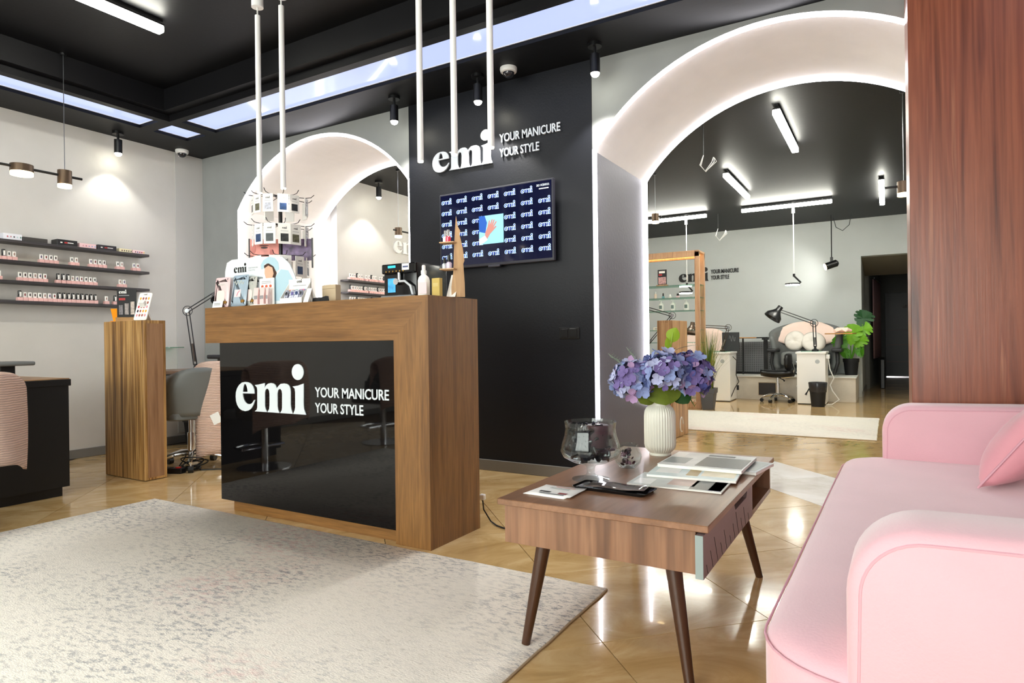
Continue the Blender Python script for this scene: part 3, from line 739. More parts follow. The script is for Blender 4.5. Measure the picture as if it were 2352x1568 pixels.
# ------------------------------------------------------------------ rugs
def rug(label, x0, x1, y0, y1, m, rz=0, h=.01):
    t = thing('rug', label, 'rug', ((x0+x1)/2, (y0+y1)/2, 0), rz)
    hx, hy = (x1-x0)/2, (y1-y0)/2; g = G(); n = 24
    ring = []
    for k in range(n): ring.append((-hx + 2*hx*k/n, -hy + random.uniform(-.003,.003)))
    for k in range(n): ring.append((hx + random.uniform(-.003,.003), -hy + 2*hy*k/n))
    for k in range(n): ring.append((hx - 2*hx*k/n, hy + random.uniform(-.003,.003)))
    for k in range(n): ring.append((-hx + random.uniform(-.003,.003), hy - 2*hy*k/n))
    g.loft([[(x, y, .0005) for x, y in ring], [(x, y, h*.8) for x, y in ring], [(x*.9985, y*.9985, h) for x, y in ring]])
    g.obj('pile', m, t, smooth=60)
    g = G(); g.tube([(x, y, .004) for x, y in ring], .004, 6, closed=True).obj('edge_binding', mat('rug_edge', (176, 158, 130), .9), t)
rug('large cream and grey distressed rug in front of the reception desk', -3.91, -.93, .3, 2.258, rug_mat('rug_pile_front', .85))
rug('pale worn rug on the back room floor beyond the arch', -2.6, -.1, 6.68, 8.5, rug_mat('rug_pile_back', .35))

# ------------------------------------------------------------------ coffee table
ct = thing('coffee_table', 'low walnut coffee table with grey drawer and splayed legs', 'table', (-.735, 2.245, 0))
G().box(-.325, .325, -.555, .555, .441, .46, bev=.002).obj('table_top', M_tblY, ct)
G().box(-.312, .285, -.53, -.512, .32, .441).obj('end_panel', M_tblZ, ct)
G().box(-.312, .312, .52, .538, .32, .441).obj('end_panel', M_tblZ, ct)
G().box(-.312, -.294, -.512, .52, .32, .441).obj('rear_panel', M_tblY, ct)
G().box(-.294, .312, -.512, .52, .32, .338).obj('bottom_panel', M_tblY, ct)
G().box(-.294, .29, .135, .153, .338, .441).obj('divider', M_tblY, ct)
M_drw = mat('drawer_mauve_grey', (136, 118, 118), .45, var=.03); M_drwe = mat('drawer_edge', (146, 160, 158), .5)
hx0, hx1 = -.16, .02
dg = G()
dprof = [(-.565, .322), (.13, .322), (.13, .436), (hx1 + .02, .436), (hx1, .41), (hx0, .41), (hx0 - .02, .436), (-.565, .436)]
dg.prism(dprof, .294, .314, 'YZ')
drawer = dg.obj('drawer_front', M_drw, ct, smooth=0)
G().box(.293, .3135, -.5665, -.5635, .322, .436).obj('front_edge', M_drwe, drawer)
G().box(-.25, .294, -.5, .12, .342, .42).obj('drawer_box', mat('drawer_inside', (60, 44, 36), .6), drawer)
G().box(.270, .312, hx0 + .006, hx1 - .006, .402, .409).obj('grip', M_tblY, drawer)
for k in range(11):
    y = -.52 + k * .058; l = .02 + .035 * ((k * 7) % 5) / 4
    G().box(.3135, .3148, -.001, .001, 0, l * 1.6, T=Matrix.Translation((0, y, .324)) @ Matrix.Rotation(R(28), 4, 'X')).obj('groove', mat('groove_dark', (60, 50, 50), .6), drawer)
for (tx, ty, fx, fy, fz) in ((-.197, -.485, -.245, -.525, .011), (.21, -.485, .265, -.525, 0), (.21, .395, .283, .435, 0), (-.197, .4, -.245, .45, .0)):
    G().tube([(fx, fy, fz), (tx, ty, .322)], [.0135, .023], 18).obj('leg', mat('dark_leg', (66, 40, 24), .3), ct)

# ------------------------------------------------------------------ sofa
sf = thing('pink_sofa', 'pink velvet sofa with rounded arms beside the coffee table', 'sofa', (.3, 2.2, 0), R(-1))
M_velvet = mat('pink_velvet', (228, 180, 190), .75, sheen=.6, bump=.12, bscale=160, var=.03, vscale=5)
M_pipe = mat('pink_piping', (220, 168, 180), .8)
def rrect(x0, x1, y0, y1, rf, rb, n=8):
    P = []
    for cx_, cy_, r, a in ((x0 + rf, y0 + rf, rf, 180), (x1 - rb, y0 + rb, rb, 270), (x1 - rb, y1 - rb, rb, 0), (x0 + rf, y1 - rf, rf, 90)):
        for k in range(n + 1):
            b = R(a + 90 * k / n); P.append((cx_ + r * math.cos(b), cy_ + r * math.sin(b)))
    return P
def inset(P, d):
    out = []; n = len(P); A = sum(P[i][0]*P[(i+1)%n][1] - P[(i+1)%n][0]*P[i][1] for i in range(n)); sg = 1 if A > 0 else -1
    for i in range(n):
        a, b = Vector(P[i-1]), Vector(P[(i+1) % n]); tdir = (b - a)
        if tdir.length < 1e-9: out.append(P[i]); continue
        tdir.normalize(); nn = Vector((-tdir.y, tdir.x)) * sg
        out.append((P[i][0] + nn.x * d, P[i][1] + nn.y * d))
    return out
pl = rrect(-.495, .5, -1.055, 1.10, .17, .03)
g = G(); g.loft([[(x, y, z) for x, y in (inset(pl, i) if i else pl)] for z, i in ((.09, .01), (.10, 0), (.375, 0), (.388, .003), (.402, .012), (.412, .028), (.419, .06), (.423, .13))])
g.obj('seat', M_velvet, sf, smooth=70)
g = G(); g.tube([(x, y, .388) for x, y in inset(pl, -.001)], .0025, 6, closed=True); g.obj('seat_seam', M_pipe, sf)
def slab(profile, y0, y1, bev, m, name):
    g = G(); rings = []
    for y, i in ((y0, bev), (y0 + bev*.3, bev*.3), (y0 + bev, 0), (y1 - bev, 0), (y1 - bev*.3, bev*.3), (y1, bev)):
        rings.append([(x, y, z) for x, z in (inset(profile, i) if i else profile)])
    g.loft(rings); return g.obj(name, m, sf, smooth=60)
def armprof(xf, z, zb, xb):
    P = [(xb, .07), (xf, .07)]
    r = .115
    for k in range(11):
        a = R(180 - 90 * k / 10); P.append((xf + r + r * math.cos(a), z - r + r * math.sin(a)))
    P.append((xb, zb)); return P
pr = armprof(-.345, .655, .672, .5)
arm_n = slab(pr, -1.062, -.895, .022, M_velvet, 'armrest')
arm_f = slab(pr, 1.0, 1.165, .022, M_velvet, 'armrest')
for y in (-1.062 + .002, -.895 - .002, 1.002, 1.163):
    q = inset(pr, .021)
    g = G(); g.tube([(x, y, z) for x, z in q[1:]], .003, 6); g.obj('piping', M_pipe, arm_n if y < 0 else arm_f)
bp = [(.5, .09), (.5, .62), (.53, .72), (.6, .75), (.68, .72), (.7, .62), (.7, .09)]
slab(bp, -1.06, 1.16, .03, M_velvet, 'backrest')
for x in (-.36, .6):
    for y in (-.9, .95): G().tube([(x, y, 0), (x, y, .1)], [.014, .022], 14).obj('leg', M_black, sf)
# cushion
def pillow(name, label, cat, loc, rot, w, h, th, m, parent_group=None):
    t = thing(name, label, cat, loc); t.rotation_euler = rot
    n = 18; rows1 = []; rows2 = []
    for i in range(n + 1):
        r1 = []; r2 = []
        for j in range(n + 1):
            u, v = -1 + 2*i/n, -1 + 2*j/n
            e = ((1 - abs(u)**2.6) * (1 - abs(v)**2.6)); zz = th * max(e, 0)**.55
            k = 1 - .07 * (1 - abs(u)) * 0 - .05 * (abs(v)**2) * (1 - abs(u)**2); kk = 1 - .05 * (abs(u)**2) * (1 - abs(v)**2)
            wr = .004 * math.sin(u*7 + v*3) * e
            r1.append((u*w*kk*(1-.06*(1-v*v)*abs(u)), v*h*k, zz + wr)); r2.append((u*w*kk*(1-.06*(1-v*v)*abs(u)), v*h*k, -zz + wr))
        rows1.append(r1); rows2.append(r2)
    g = G(); g.grid(rows1); g.grid([r[::-1] for r in rows2])
    bmesh.ops.remove_doubles(g.bm, verts=g.bm.verts[:], dist=1e-5)
    g.obj('cover', m, t, smooth=80)
    e = [rows1[i][0] for i in range(n)] + [rows1[n][j] for j in range(n)] + [rows1[n-i][n] for i in range(n)] + [rows1[0][n-j] for j in range(n)]
    G().tube(e, .004, 6, closed=True).obj('piping', M_pipe, t)
    return t
pillow('throw_pillow', 'pink throw pillow leaning at the back of the pink sofa', 'pillow', (.405, 2.80, .575), (Matrix.Rotation(R(-18), 3, 'Z') @ Matrix(((0, .57, -.82), (-1, 0, 0), (0, .82, .57)))).to_euler(), .18, .17, .075, mat('pink_pillow', (226, 160, 170), .8, sheen=.4, bump=.1, bscale=60))

# ------------------------------------------------------------------ wooden pedestals
def pedestal(label, x0, x1, y0, y1, h, mface, mside, side, rz=0):
    t = thing('display_pedestal', label, 'pedestal', ((x0+x1)/2, (y0+y1)/2, 0), rz)
    hx, hy = (x1-x0)/2, (y1-y0)/2
    G().box(-hx, hx, -hy, hy, .004, h, bev=.002).obj('body', mface, t)
    f = .022
    if side == 'X':
        for s in (-1, 1): G().box(min(s*hx, s*(hx+.003)), max(s*hx, s*(hx+.003)), -hy + f, hy - f, f, h - f).obj('end_panel', mside, t)
    else:
        for s in (-1, 1): G().box(-hx + f, hx - f, min(s*hy, s*(hy+.003)), max(s*hy, s*(hy+.003)), f, h - f).obj('end_panel', mside, t)
    G().box(-hx + .01, hx - .01, -hy + .01, hy - .01, 0, .004).obj('foot', M_blackmatt, t)
    return t
pedestal('narrow striped wooden pedestal left of the reception desk', -5.01, -4.495, 2.53, 2.69, 1.133, M_zeb, M_zebside, 'X')
pedestal('pale striped wooden pedestal inside the large arch, behind the flowers', -1.905, -1.755, 6.0, 6.42, 1.133, M_zeb2, M_zeb2, 'Y', R(-4))

# ------------------------------------------------------------------ things on the coffee table
ZT = .4605
def glass_vessel(name, label, cat, loc, prof, n=40):
    t = thing(name, label, cat, loc)
    G().lathe(prof, n).obj('glass', M_glass, t, smooth=60); return t
gob = glass_vessel('glass_goblet', 'large footed glass goblet filled with black decorations', 'goblet', (-.908, 2.072, ZT),
    [(0, 0), (.066, .001), (.066, .004), (.045, .009), (.018, .016), (.013, .025), (.015, .045), (.022, .053), (.06, .062), (.095, .080), (.106, .102), (.101, .128), (.091, .158), (.088, .182), (.092, .205),
     (.088, .205), (.084, .182), (.087, .158), (.097, .128), (.101, .102), (.091, .084), (.058, .067), (.0, .060)])
random.seed(11)
g = G()
for k in range(130):
    a = random.uniform(0, 6.28); r = .074 * math.sqrt(random.random()); z = random.uniform(.082, .182)
    Tm = Matrix.Translation((r*math.cos(a)*(.8 if z > .13 else .95), r*math.sin(a)*(.8 if z > .13 else .95), z)) @ Euler((random.uniform(0,6), random.uniform(0,6), random.uniform(0,6))).to_matrix().to_4x4()
    w = random.uniform(.013, .022)
    g.box(-w, w, -w*.7, w*.7, -.004, .004, bev=.003, m=0, T=Tm)
st = g.obj('goblet_filling', mat('black_petal', (26, 24, 34), .2, spec=.8)); st.location = (-.908, 2.072, ZT); st['kind'] = 'stuff'
tag(st, 'glossy black dried petals inside the large footed goblet', 'filling')
cd = thing('pillar_candle', 'dark purple candle standing inside the large goblet', 'candle', (-.876, 2.064, ZT + .118))
G().lathe([(0, 0), (.036, 0), (.038, .003), (.038, .075), (.035, .078), (.02, .075), (0, .074)], 24).obj('wax', mat('purple_wax', (62, 34, 44), .35), cd)
G().cyl((0,0,.072), (.002,0,.086), .0012, n=6).obj('wick', M_card, cd)
bowl = glass_vessel('glass_bowl', 'small round glass bowl of purple dried petals', 'bowl', (-.868, 2.335, ZT),
    [(0, 0), (.03, 0), (.048, .018), (.054, .042), (.047, .068), (.038, .08), (.041, .09), (.038, .09), (.0355, .08), (.044, .066), (.051, .042), (.045, .02), (.028, .005), (0, .004)])
g = G()
for k in range(40):
    a = random.uniform(0, 6.28); z = random.uniform(.012, .07); r = random.uniform(0, .036 if z < .05 else .026)
    Tm = Matrix.Translation((r*math.cos(a), r*math.sin(a), z)) @ Euler((random.uniform(0,6), random.uniform(0,6), random.uniform(0,6))).to_matrix().to_4x4()
    g.sph((0,0,0), (random.uniform(.006,.012), random.uniform(.005,.009), .0025), 8, 4, m=k % 3, T=Tm)
st = g.obj('bowl_filling', [mat('petal_plum', (84, 46, 60), .4), mat('petal_dark', (48, 26, 34), .4), mat('petal_mauve', (138, 100, 116), .5)]); st.location = (-.868, 2.335, ZT); st['kind'] = 'stuff'
tag(st, 'purple dried petals inside the small glass bowl', 'filling')

vs = thing('ribbed_vase', 'cream ribbed ceramic vase holding the hydrangeas', 'vase', (-.842, 2.655, ZT))
pv = [(0, 0), (.045, 0), (.046, .006), (.043, .010), (.052, .018), (.063, .03), (.0665, .045), (.0665, .165), (.064, .185), (.056, .2), (.046, .208), (.043, .212), (.043, .222), (.045, .228), (.0415, .228), (.039, .212), (.05, .198), (.06, .17), (.06, .04), (.0, .02)]
G().lathe(pv, 216, flute=.045, fn=36, fr=(.017, .2)).obj('body', mat('cream_glaze', (232, 231, 218), .22), vs, smooth=50)

# hydrangea bouquet
bq = thing('hydrangea_bouquet', 'bunch of blue and violet hydrangeas in the cream vase', 'flowers', (-.842, 2.655, ZT + .02))
PET = [mat('petal_blue', (136, 150, 196), .7), mat('petal_violet', (116, 100, 156), .7), mat('petal_pale', (176, 180, 214), .7), mat('petal_pink', (176, 144, 184), .7), mat('petal_indigo', (84, 88, 152), .7)]
M_leaf = mat('leaf_olive', (98, 112, 30), .5, var=.15, vscale=30); M_leafd = mat('leaf_dark', (36, 66, 30), .45, var=.1, vscale=30); M_leafl = mat('leaf_lime', (140, 170, 40), .5); M_sage = mat('leaf_sage', (148, 168, 146), .6)
cr_, cf_ = Vector((math.cos(R(30)), math.sin(R(30)), 0)), Vector((-math.sin(R(30)), math.cos(R(30)), 0))
def petal(g, T, s, m):
    P = []
    for v in (0, .35, .7, 1.0):
        w = {0: .12, .35: .42, .7: .52, 1.0: .26}[v] * s
        P.append([(u * w, v * s, .12 * s * (u*u) + .25 * s * v * v) for u in (-1, 0, 1)])
    g.grid(P, m, T)
def head(c, rx, ry, rz, nf, pal, seed):
    random.seed(seed); g = G()
    for k in range(nf):
        zz = 1 - 1.72 * (k + .5) / nf; ph = k * 2.39996
        rr = math.sqrt(max(0, 1 - zz * zz)); nrm = Vector((rr * math.cos(ph), rr * math.sin(ph), zz))
        j = random.uniform(.86, 1.04); p = Vector((nrm.x * rx, nrm.y * ry, nrm.z * rz)) * j
        q = (nrm + Vector((random.uniform(-.35,.35), random.uniform(-.35,.35), random.uniform(-.2,.3)))).normalized().to_track_quat('Z', 'Y').to_matrix().to_4x4()
        s = random.uniform(.026, .033); m0 = random.choice(pal)
        for i in range(4):
            T = Matrix.Translation(p) @ q @ Matrix.Rotation(R(90*i + random.uniform(-12, 12) + k*31), 4, 'Z') @ Matrix.Rotation(R(random.uniform(-22, 14)), 4, 'X')
            petal(g, T, s, m0 if random.random() < .8 else random.choice(pal))
    o = g.obj('flower_head', PET, bq, smooth=60); o.location = c
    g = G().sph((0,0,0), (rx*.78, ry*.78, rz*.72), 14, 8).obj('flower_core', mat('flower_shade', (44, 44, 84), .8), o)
    return o
def loc(r, f, z): v = cr_ * r + cf_ * f; return (v.x, v.y, z)
head(loc(-.12, -.02, .30), .085, .085, .085, 46, [0, 0, 2, 2, 3, 1], 1)
head(loc(.0, -.075, .335), .088, .085, .082, 48, [0, 2, 2, 0, 1], 2)
head(loc(.125, -.02, .315), .088, .088, .095, 52, [1, 1, 3, 0, 4], 3)
head(loc(.01, .09, .32), .08, .08, .075, 40, [0, 1, 4], 4)
for a, b in ((-.06, -.01), (0, -.03), (.06, -.01), (.0, .04)):
    P0 = Vector(loc(a*.3, b*.4, .0)); P1 = Vector(loc(a*.5, b*.6, .18)); P2 = Vector(loc(a*1.7, b*1.7, .28))
    G().tube([P0, P1, P2], .004, 8).obj('stem', M_leafd, bq)
def leaf(parent, base, tip, w, m, curl=.15, name='leaf', side=None):
    b = Vector(base); tp = Vector(tip); d = tp - b; L = d.length; d.normalize()
    s = d.cross(side or Vector((0, 0, 1)))
    if s.length < .05: s = d.cross(Vector((0, 1, 0)))
    s.normalize(); n = s.cross(d); rows = []
    for i in range(9):
        v = i / 8; ww = w * math.sin(math.pi * min(1, v * .93 + .07)) ** .75 * (1 if v < 1 else 0.02)
        rows.append([tuple(b + d * (v * L) + s * (u * ww) + n * (-curl * L * v * v + .18 * ww * abs(u))) for u in (-1, -.5, 0, .5, 1)])
    g = G(); g.grid(rows); return g.obj(name, m, parent, smooth=70)
leaf(bq, loc(.0, -.05, .29), loc(.005, -.085, .195), .075, M_leaf, .1, side=Vector(cf_))
leaf(bq, loc(-.05, -.05, .27), loc(-.10, -.08, .205), .05, M_leaf, .1, side=Vector(cf_))
leaf(bq, loc(.06, -.03, .27), loc(.10, -.09, .20), .04, M_leafd, .1, side=Vector(cf_))
leaf(bq, loc(.03, -.06, .37), loc(.11, -.09, .385), .022, M_leafd, .12)
leaf(bq, loc(.01, -.02, .40), loc(.06, -.05, .44), .018, M_leafd, .1)
leaf(bq, loc(.06, 0, .42), loc(.155, -.03, .465), .012, M_sage, .2)
leaf(bq, loc(.05, 0, .46), loc(.075, 0, .52), .03, M_leafl, .05, side=Vector(cf_))
leaf(bq, loc(.04, 0, .42), loc(.03, -.02, .48), .012, M_leafl, .05, side=Vector(cf_))
G().tube([loc(.03, .0, .3), loc(.045, 0, .4), loc(.06, 0, .5)], .003, 6).obj('stem', M_leafl, bq)
for (r0, z0, r1, z1, m) in ((-.16, .36, -.215, .40, M_sage), (-.1, .37, -.14, .425, M_sage), (.11, .27, .17, .235, M_leaf), (.09, .26, .13, .19, M_leaf)):
    G().tube([loc(r0, -.05, z0), loc((r0+r1)/2, -.06, (z0+z1)/2 + .01), loc(r1, -.07, z1)], .0015, 6).obj('sprig_stem', m, bq)
    for k in range(5):
        f = .3 + k * .17; p = Vector(loc(r0 + (r1-r0)*f, -.05 - .02*f, z0 + (z1-z0)*f))
        for s in (-1, 1): leaf(bq, p, p + Vector((.012*s, 0, .018)), .005, m, .1, 'sprig_leaf')

# magazines
def magazine(label, cx, cy, z, w, d, h, rz, cover, prints):
    t = thing('magazine', label, 'magazine', (cx, cy, z), R(rz), 'magazines on the coffee table')
    G().box(-w/2, w/2, -d/2, d/2, 0, h*.9, bev=.0008).obj('pages', mat('paper', (240, 238, 232), .6), t)
    G().box(-w/2 - .001, w/2 + .001, -d/2 - .001, d/2 + .001, h*.9, h).obj('cover', cover, t)
    for (x0, x1, y0, y1, m) in prints:
        G().box(x0, x1, y0, y1, h, h + .0004).obj('cover_print', m, t, smooth=0)
mb, mw, mgd, mv, mgr = mat('print_black', (40, 42, 46), .3), mat('print_white', (236, 236, 232), .3), mat('print_gold', (170, 140, 70), .35), mat('print_violet', (96, 88, 150), .35), mat('print_grey', (140, 150, 150), .35)
cv = lambda n, c: mat('cover_' + n, c, .3, var=.12, vscale=14)
magazine('magazine with colourful dark cover at the front edge of the magazine pile', -.615, 2.155, ZT, .31, .2, .006, 1.5, cv('grey', (196, 200, 196)), [(-.14, -.08, -.08, 0, mw), (-.03, .06, -.06, .08, cv('rose', (180, 150, 140))), (.05, .15, -.09, .09, mb), (.11, .15, -.09, .05, mv)])
magazine('glossy pale blue magazine in the middle of the pile', -.6, 2.29, ZT + .0065, .3, .2, .009, 5, cv('aqua', (206, 222, 222)), [(-.02, .02, -.07, .07, mgd), (.03, .14, -.06, .06, cv('beige', (222, 210, 180))), (-.13, -.05, -.05, .07, mw)])
magazine('thin grey brochure sticking out under the rearmost magazine', -.545, 2.52, ZT, .3, .21, .012, -8, cv('slate', (170, 178, 182)), [(.0, .14, -.09, .09, mgr)])
magazine('black and white magazine on top of the pile', -.595, 2.46, ZT + .0165, .3, .29, .012, 0, cv('white', (226, 228, 226)), [(-.02, .145, -.12, .07, mb), (-.145, -.06, -.1, .02, mgr), (-.14, -.1, .03, .14, mw), (-.02, .08, .09, .12, mb)])
tr = thing('serving_tray', 'small black tray with a glossy brochure on the table', 'tray', (-.778, 1.962, ZT), R(-3))
G().loft([[(x, y, z) for x, y in rrect(-.13*s, .13*s, -.055*s, .055*s, .012, .012, 3)] for z, s in ((0, .92), (.003, .93), (.008, 1.0), (.0095, 1.0), (.006, .955), (.005, .94))]).obj('dish', mat('black_lacquer', (16, 15, 16), .12), tr, smooth=40)
br = thing('brochure', 'dark glossy brochure lying in the black tray', 'brochure', (-.77, 1.972, ZT + .0065), R(2), None)
rows = [[(-.1 + .2*i/8, -.04 + .08*j/4, .004 * math.sin(i*.6) ** 2 + .003) for j in range(5)] for i in range(9)]
G().grid(rows).obj('sheet', mat('brochure_gloss', (96, 84, 80), .06, var=.5, vscale=30, coat=.5), br, smooth=80, solid=.001)
fy = thing('flyer', 'white printed flyer at the front corner of the coffee table', 'flyer', (-.938, 1.845, ZT), R(-4))
for k, (dx, dz, rz) in enumerate(((0, .0006, 0), (.012, .0022, 5))):
    rows = [[(-.075 + .15*i/6, -.07 + .14*j/4, dz + .004 * (i/6)**3 * k + .002 * ((6-i)/6)**3 * k) for j in range(5)] for i in range(7)]
    o = G().grid(rows).obj('sheet', M_card, fy, smooth=80, solid=.0006); o.rotation_euler = (0, 0, R(rz)); o.location = (dx, 0, 0)
for (x0, x1, y0, y1, m) in ((-.04, .05, -.05, -.044, mb), (-.04, .03, .03, .033, mgr), (-.04, .03, .02, .023, mgr), (-.03, .04, .045, .048, mat('print_coral', (214, 130, 110), .5)), (-.05, -.01, -.03, -.02, mb), (.02, .05, -.035, -.02, mat('print_wine', (140, 60, 60), .4))):
    G().box(x0, x1, y0, y1, .0046, .0049, T=Matrix.Translation((.012, 0, .0012))).obj('print', m, fy, smooth=0)

# ------------------------------------------------------------------ things on the reception desk
ZD = 1.1685
M_txt = mat('print_text_grey', (150, 152, 156), .6)
def mini_logo(parent, x, y, z, w, m=None):
    return put('logo_print', curve_mesh([[(px*w, py*w) for px, py in LOGO[k]] for k in ('e', 'eh', 'm', 'i', 'dot')]), m or M_blk, parent, (x, y, z))
# display board with a woman in a blue towel
t = thing('display_board', 'white emi display board with a woman in a pale blue towel robe', 'display', (-3.1, 2.405, ZD))
bpoly = [(-.315, 0), (.33, 0), (.33, .06), (.30, .16), (.26, .225), (.2, .27), (.0, .285), (-.24, .285), (-.285, .27), (-.302, .22)]
G().prism(bpoly, 0, .006, 'XZ').obj('board', mat('board_white', (228, 236, 240), .4), t, smooth=0)
mini_logo(t, -.22, -.001, .205, .115)
put('tagline_print', text_mesh('YOUR MANICURE', .085, .008), M_txt, t, (-.09, -.001, .222)); put('tagline_print', text_mesh('YOUR STYLE', .06, .008), M_txt, t, (-.09, -.001, .208))
def fig(name, pts, m, y): put(name, curve_mesh([pts]), m, t, (0, y, 0))
fig('robe_print', [(.05,.03),(.33,.02),(.3,.12),(.25,.19),(.19,.2),(.12,.14),(.09,.1)], mat('towel_blue', (176, 206, 220), .7), -.001)
fig('towel_print', [(.02,.235),(.045,.262),(.09,.278),(.14,.268),(.17,.24),(.175,.2),(.15,.19),(.13,.22),(.09,.24),(.055,.24),(.045,.215),(.025,.21)], mat('towel_blue', (176, 206, 220), .7), -.0014)
fig('hair_print', [(.045,.23),(.09,.245),(.14,.22),(.155,.18),(.14,.15),(.12,.16),(.06,.2)], mat('hair_brown', (64, 40, 30), .6), -.0012)
fig('face_print', [(.055,.215),(.085,.228),(.12,.215),(.13,.18),(.115,.15),(.09,.14),(.065,.155),(.053,.185)], mat('skin_print', (224, 176, 150), .6), -.0018)
fig('hand_print', [(.05,.115),(.075,.145),(.1,.14),(.105,.115),(.12,.07),(.09,.06),(.06,.09)], mat('skin_print', (224, 176, 150), .6), -.0019)
# sachets
def sachet(label, x, y, w, h, col, rz, tilt, inner):
    t = thing('mask_sachet', label, 'sachet', (x, y, ZD + .004), R(rz)); t.rotation_euler = (R(-tilt), 0, R(rz))
    g = G(); n = 8; rows = []
    P = rrect(-w/2, w/2, 0, h, .012, .012, 3)
    g.loft([[(a, -d, b) for a, b in (inset(P, i) if i else P)] for d, i in ((-.001, .0), (.004, .004), (.008, .018), (.009, .03))])
    g.obj('pouch', mat('sachet_' + label.split()[0], col, .22, coat=.3), t, smooth=50)
    if inner:
        G().box(-w*.22, w*.18, -.0105, -.009, h*.28, h*.52).obj('label_print', mat('sachet_label', (232, 214, 218), .5), t, smooth=0)
        G().tube([(-w*.05, -.011, h*.32), (.0, -.011, h*.42), (w*.12, -.011, h*.48)], .002, 6).obj('foot_print', mat('print_pink', (224, 140, 160), .5), t)
        G().tube([(-w*.3 + w*.6*k/12, -.0105, h*(.74 + .06*math.sin(k*1.6))) for k in range(13)], .0022, 6).obj('script_print', mat('foil_letter', (214, 220, 214), .2), t)
    else:
        G().prism(rrect(-w*.25, w*.3, h*.15, h*.55, .02, .02, 3), -.0105, -.009, 'XZ').obj('label_print', mat('sachet_label2', (240, 220, 216), .4), t, smooth=0)
        G().tube([(-w*.2 + w*.45*k/12, -.0105, h*(.74 + .03*math.sin(k*1.4))) for k in range(13)], .0018, 6).obj('script_print', mat('foil_letter', (214, 220, 214), .2), t)
    G().box(w*.25, w*.45, -.012, -.009, .018, .034, bev=.003).obj('fruit_print', mat('print_fruit', (150, 110, 40), .5), t)
sachet('pink mask sachet leaning on the display board', -3.375, 2.355, .135, .178, (236, 204, 206), 0, 6, False)
sachet('blue grey mask sachet beside the pink one', -3.205, 2.345, .135, .182, (160, 178, 194), 0, 8, True)
sachet('silver mask sachet half hidden behind the blue grey one', -3.14, 2.368, .11, .17, (186, 186, 180), 0, 6, False)
sachet('grey mask sachet at the back of the row', -3.115, 2.388, .11, .165, (130, 134, 138), 0, 4, False)
t = thing('price_card', 'small white price card in front of the pink sachet', 'card', (-3.375, 2.33, ZD))
G().box(-.045, .045, -.001, .001, 0, .04, T=Matrix.Rotation(R(-12), 4, 'X')).obj('card', M_card, t)
for z in (.024, .016): G().box(-.03, .025, -.0035, -.0015, z, z + .003, T=Matrix.Rotation(R(-12), 4, 'X')).obj('print', M_txt, t)
# pink tubes in a holder
t = thing('tube_holder', 'white card holder with three orange nail drawings', 'holder', (-3.01, 2.375, ZD))
G().box(-.06, .06, .012, .018, 0, .155).obj('back_card', M_card, t)
G().box(-.075, .06, -.04, .018, 0, .006).obj('tray', M_card, t)
for k in range(3): G().sph((-.035 + k*.034, .0115, .11), (.011, .001, .008), 10, 6).obj('nail_print', mat('print_orange', (206, 96, 60), .5), t)
for z in (.135, .126): G().box(-.04, .04, .011, .0118, z, z + .003).obj('print', M_txt, t)
M_ptube = mat('pink_tube', (240, 204, 202), .4)
for k in range(5):
    tb = thing('cream_tube', 'pale pink cream tube, %s from left in the white holder' % ['first', 'second', 'third', 'fourth', 'fifth'][k], 'tube', (-3.068 + k*.0255, 2.36 - .008*(k % 2), ZD + .006), group='pink tubes on the desk')
    G().loft([[(x, y, z) for x, y in ((-a, -b), (a, -b), (a, b), (-a, b))] for z, a, b in ((0, .008, .008), (.03, .009, .008), (.085, .011, .003), (.095, .011, .001))]).obj('body', M_ptube, tb)
    G().box(-.006, .006, -.0095, -.008, .03, .05).obj('print', M_txt, tb)
# white box with emi label and silver pouches
t = thing('pouch_box', 'white open box with small emi label holding silver pouches', 'box', (-2.745, 2.37, ZD))
G().box(-.085, .085, .02, .026, 0, .135).obj('back_panel', M_card, t); G().box(-.085, .085, -.04, .026, 0, .005).obj('bottom', M_card, t); G().box(-.085, .085, -.042, -.038, 0, .03).obj('front_lip', M_card, t)
for s in (-.085, .083): G().prism([(-.04, 0), (.024, 0), (.024, .12), (-.04, .03)], s, s + .002, 'YZ').obj('side_panel', M_card, t)
mini_logo(t, -.02, .019, .115, .04)
G().box(-.05, .05, .018, .0195, .098, .101).obj('print', M_txt, t)
for k, c_ in enumerate(((230, 150, 130), (150, 200, 180), (230, 140, 170), (170, 180, 220))): G().box(-.08 + k*.04, -.042 + k*.04, .018, .0195, .072, .08).obj('colour_band', mat('band%d' % k, c_, .5), t)
random.seed(5)
for k in range(8):
    pk = thing('silver_pouch', 'small silver foil pouch, %s from left in the white box' % ['first', 'second', 'third', 'fourth', 'fifth', 'sixth', 'seventh', 'eighth'][k], 'pouch', (-2.817 + k*.0205, 2.352 + .012*(k % 2), ZD + .006), R(random.uniform(-25, 25)), 'silver pouches on the desk')
    pk.rotation_euler = (R(-10), R(random.uniform(-14, 14)), pk.rotation_euler[2])
    G().loft([[(x, y, z) for x, y in ((-a, -b), (a, -b), (a, b), (-a, b))] for z, a, b in ((0, .012, .001), (.015, .012, .005), (.05, .012, .004), (.07, .012, .0008))]).obj('foil', mat('silver_foil', (176, 178, 196), .2, metal=.7, bump=.6, bscale=90), pk)
    G().sph((0, -.005, .05), (.008, .002, .01), 8, 5).obj('figure_print', mat(['print_black', 'print_blue2', 'print_violet'][k % 3], (40, 60, 110), .4), pk)
t = thing('folded_card', 'small white folded card with punched holes next to the tan box', 'card', (-2.64, 2.35, ZD))
G().prism([(-.03, 0), (.0, .075), (.004, .075), (-.026, 0)], 0, .035, 'YZ').obj('front_leaf', M_card, t); G().prism([(.03, 0), (.0, .075), (.004, .075), (.034, 0)], 0, .035, 'YZ').obj('rear_leaf', M_card, t)
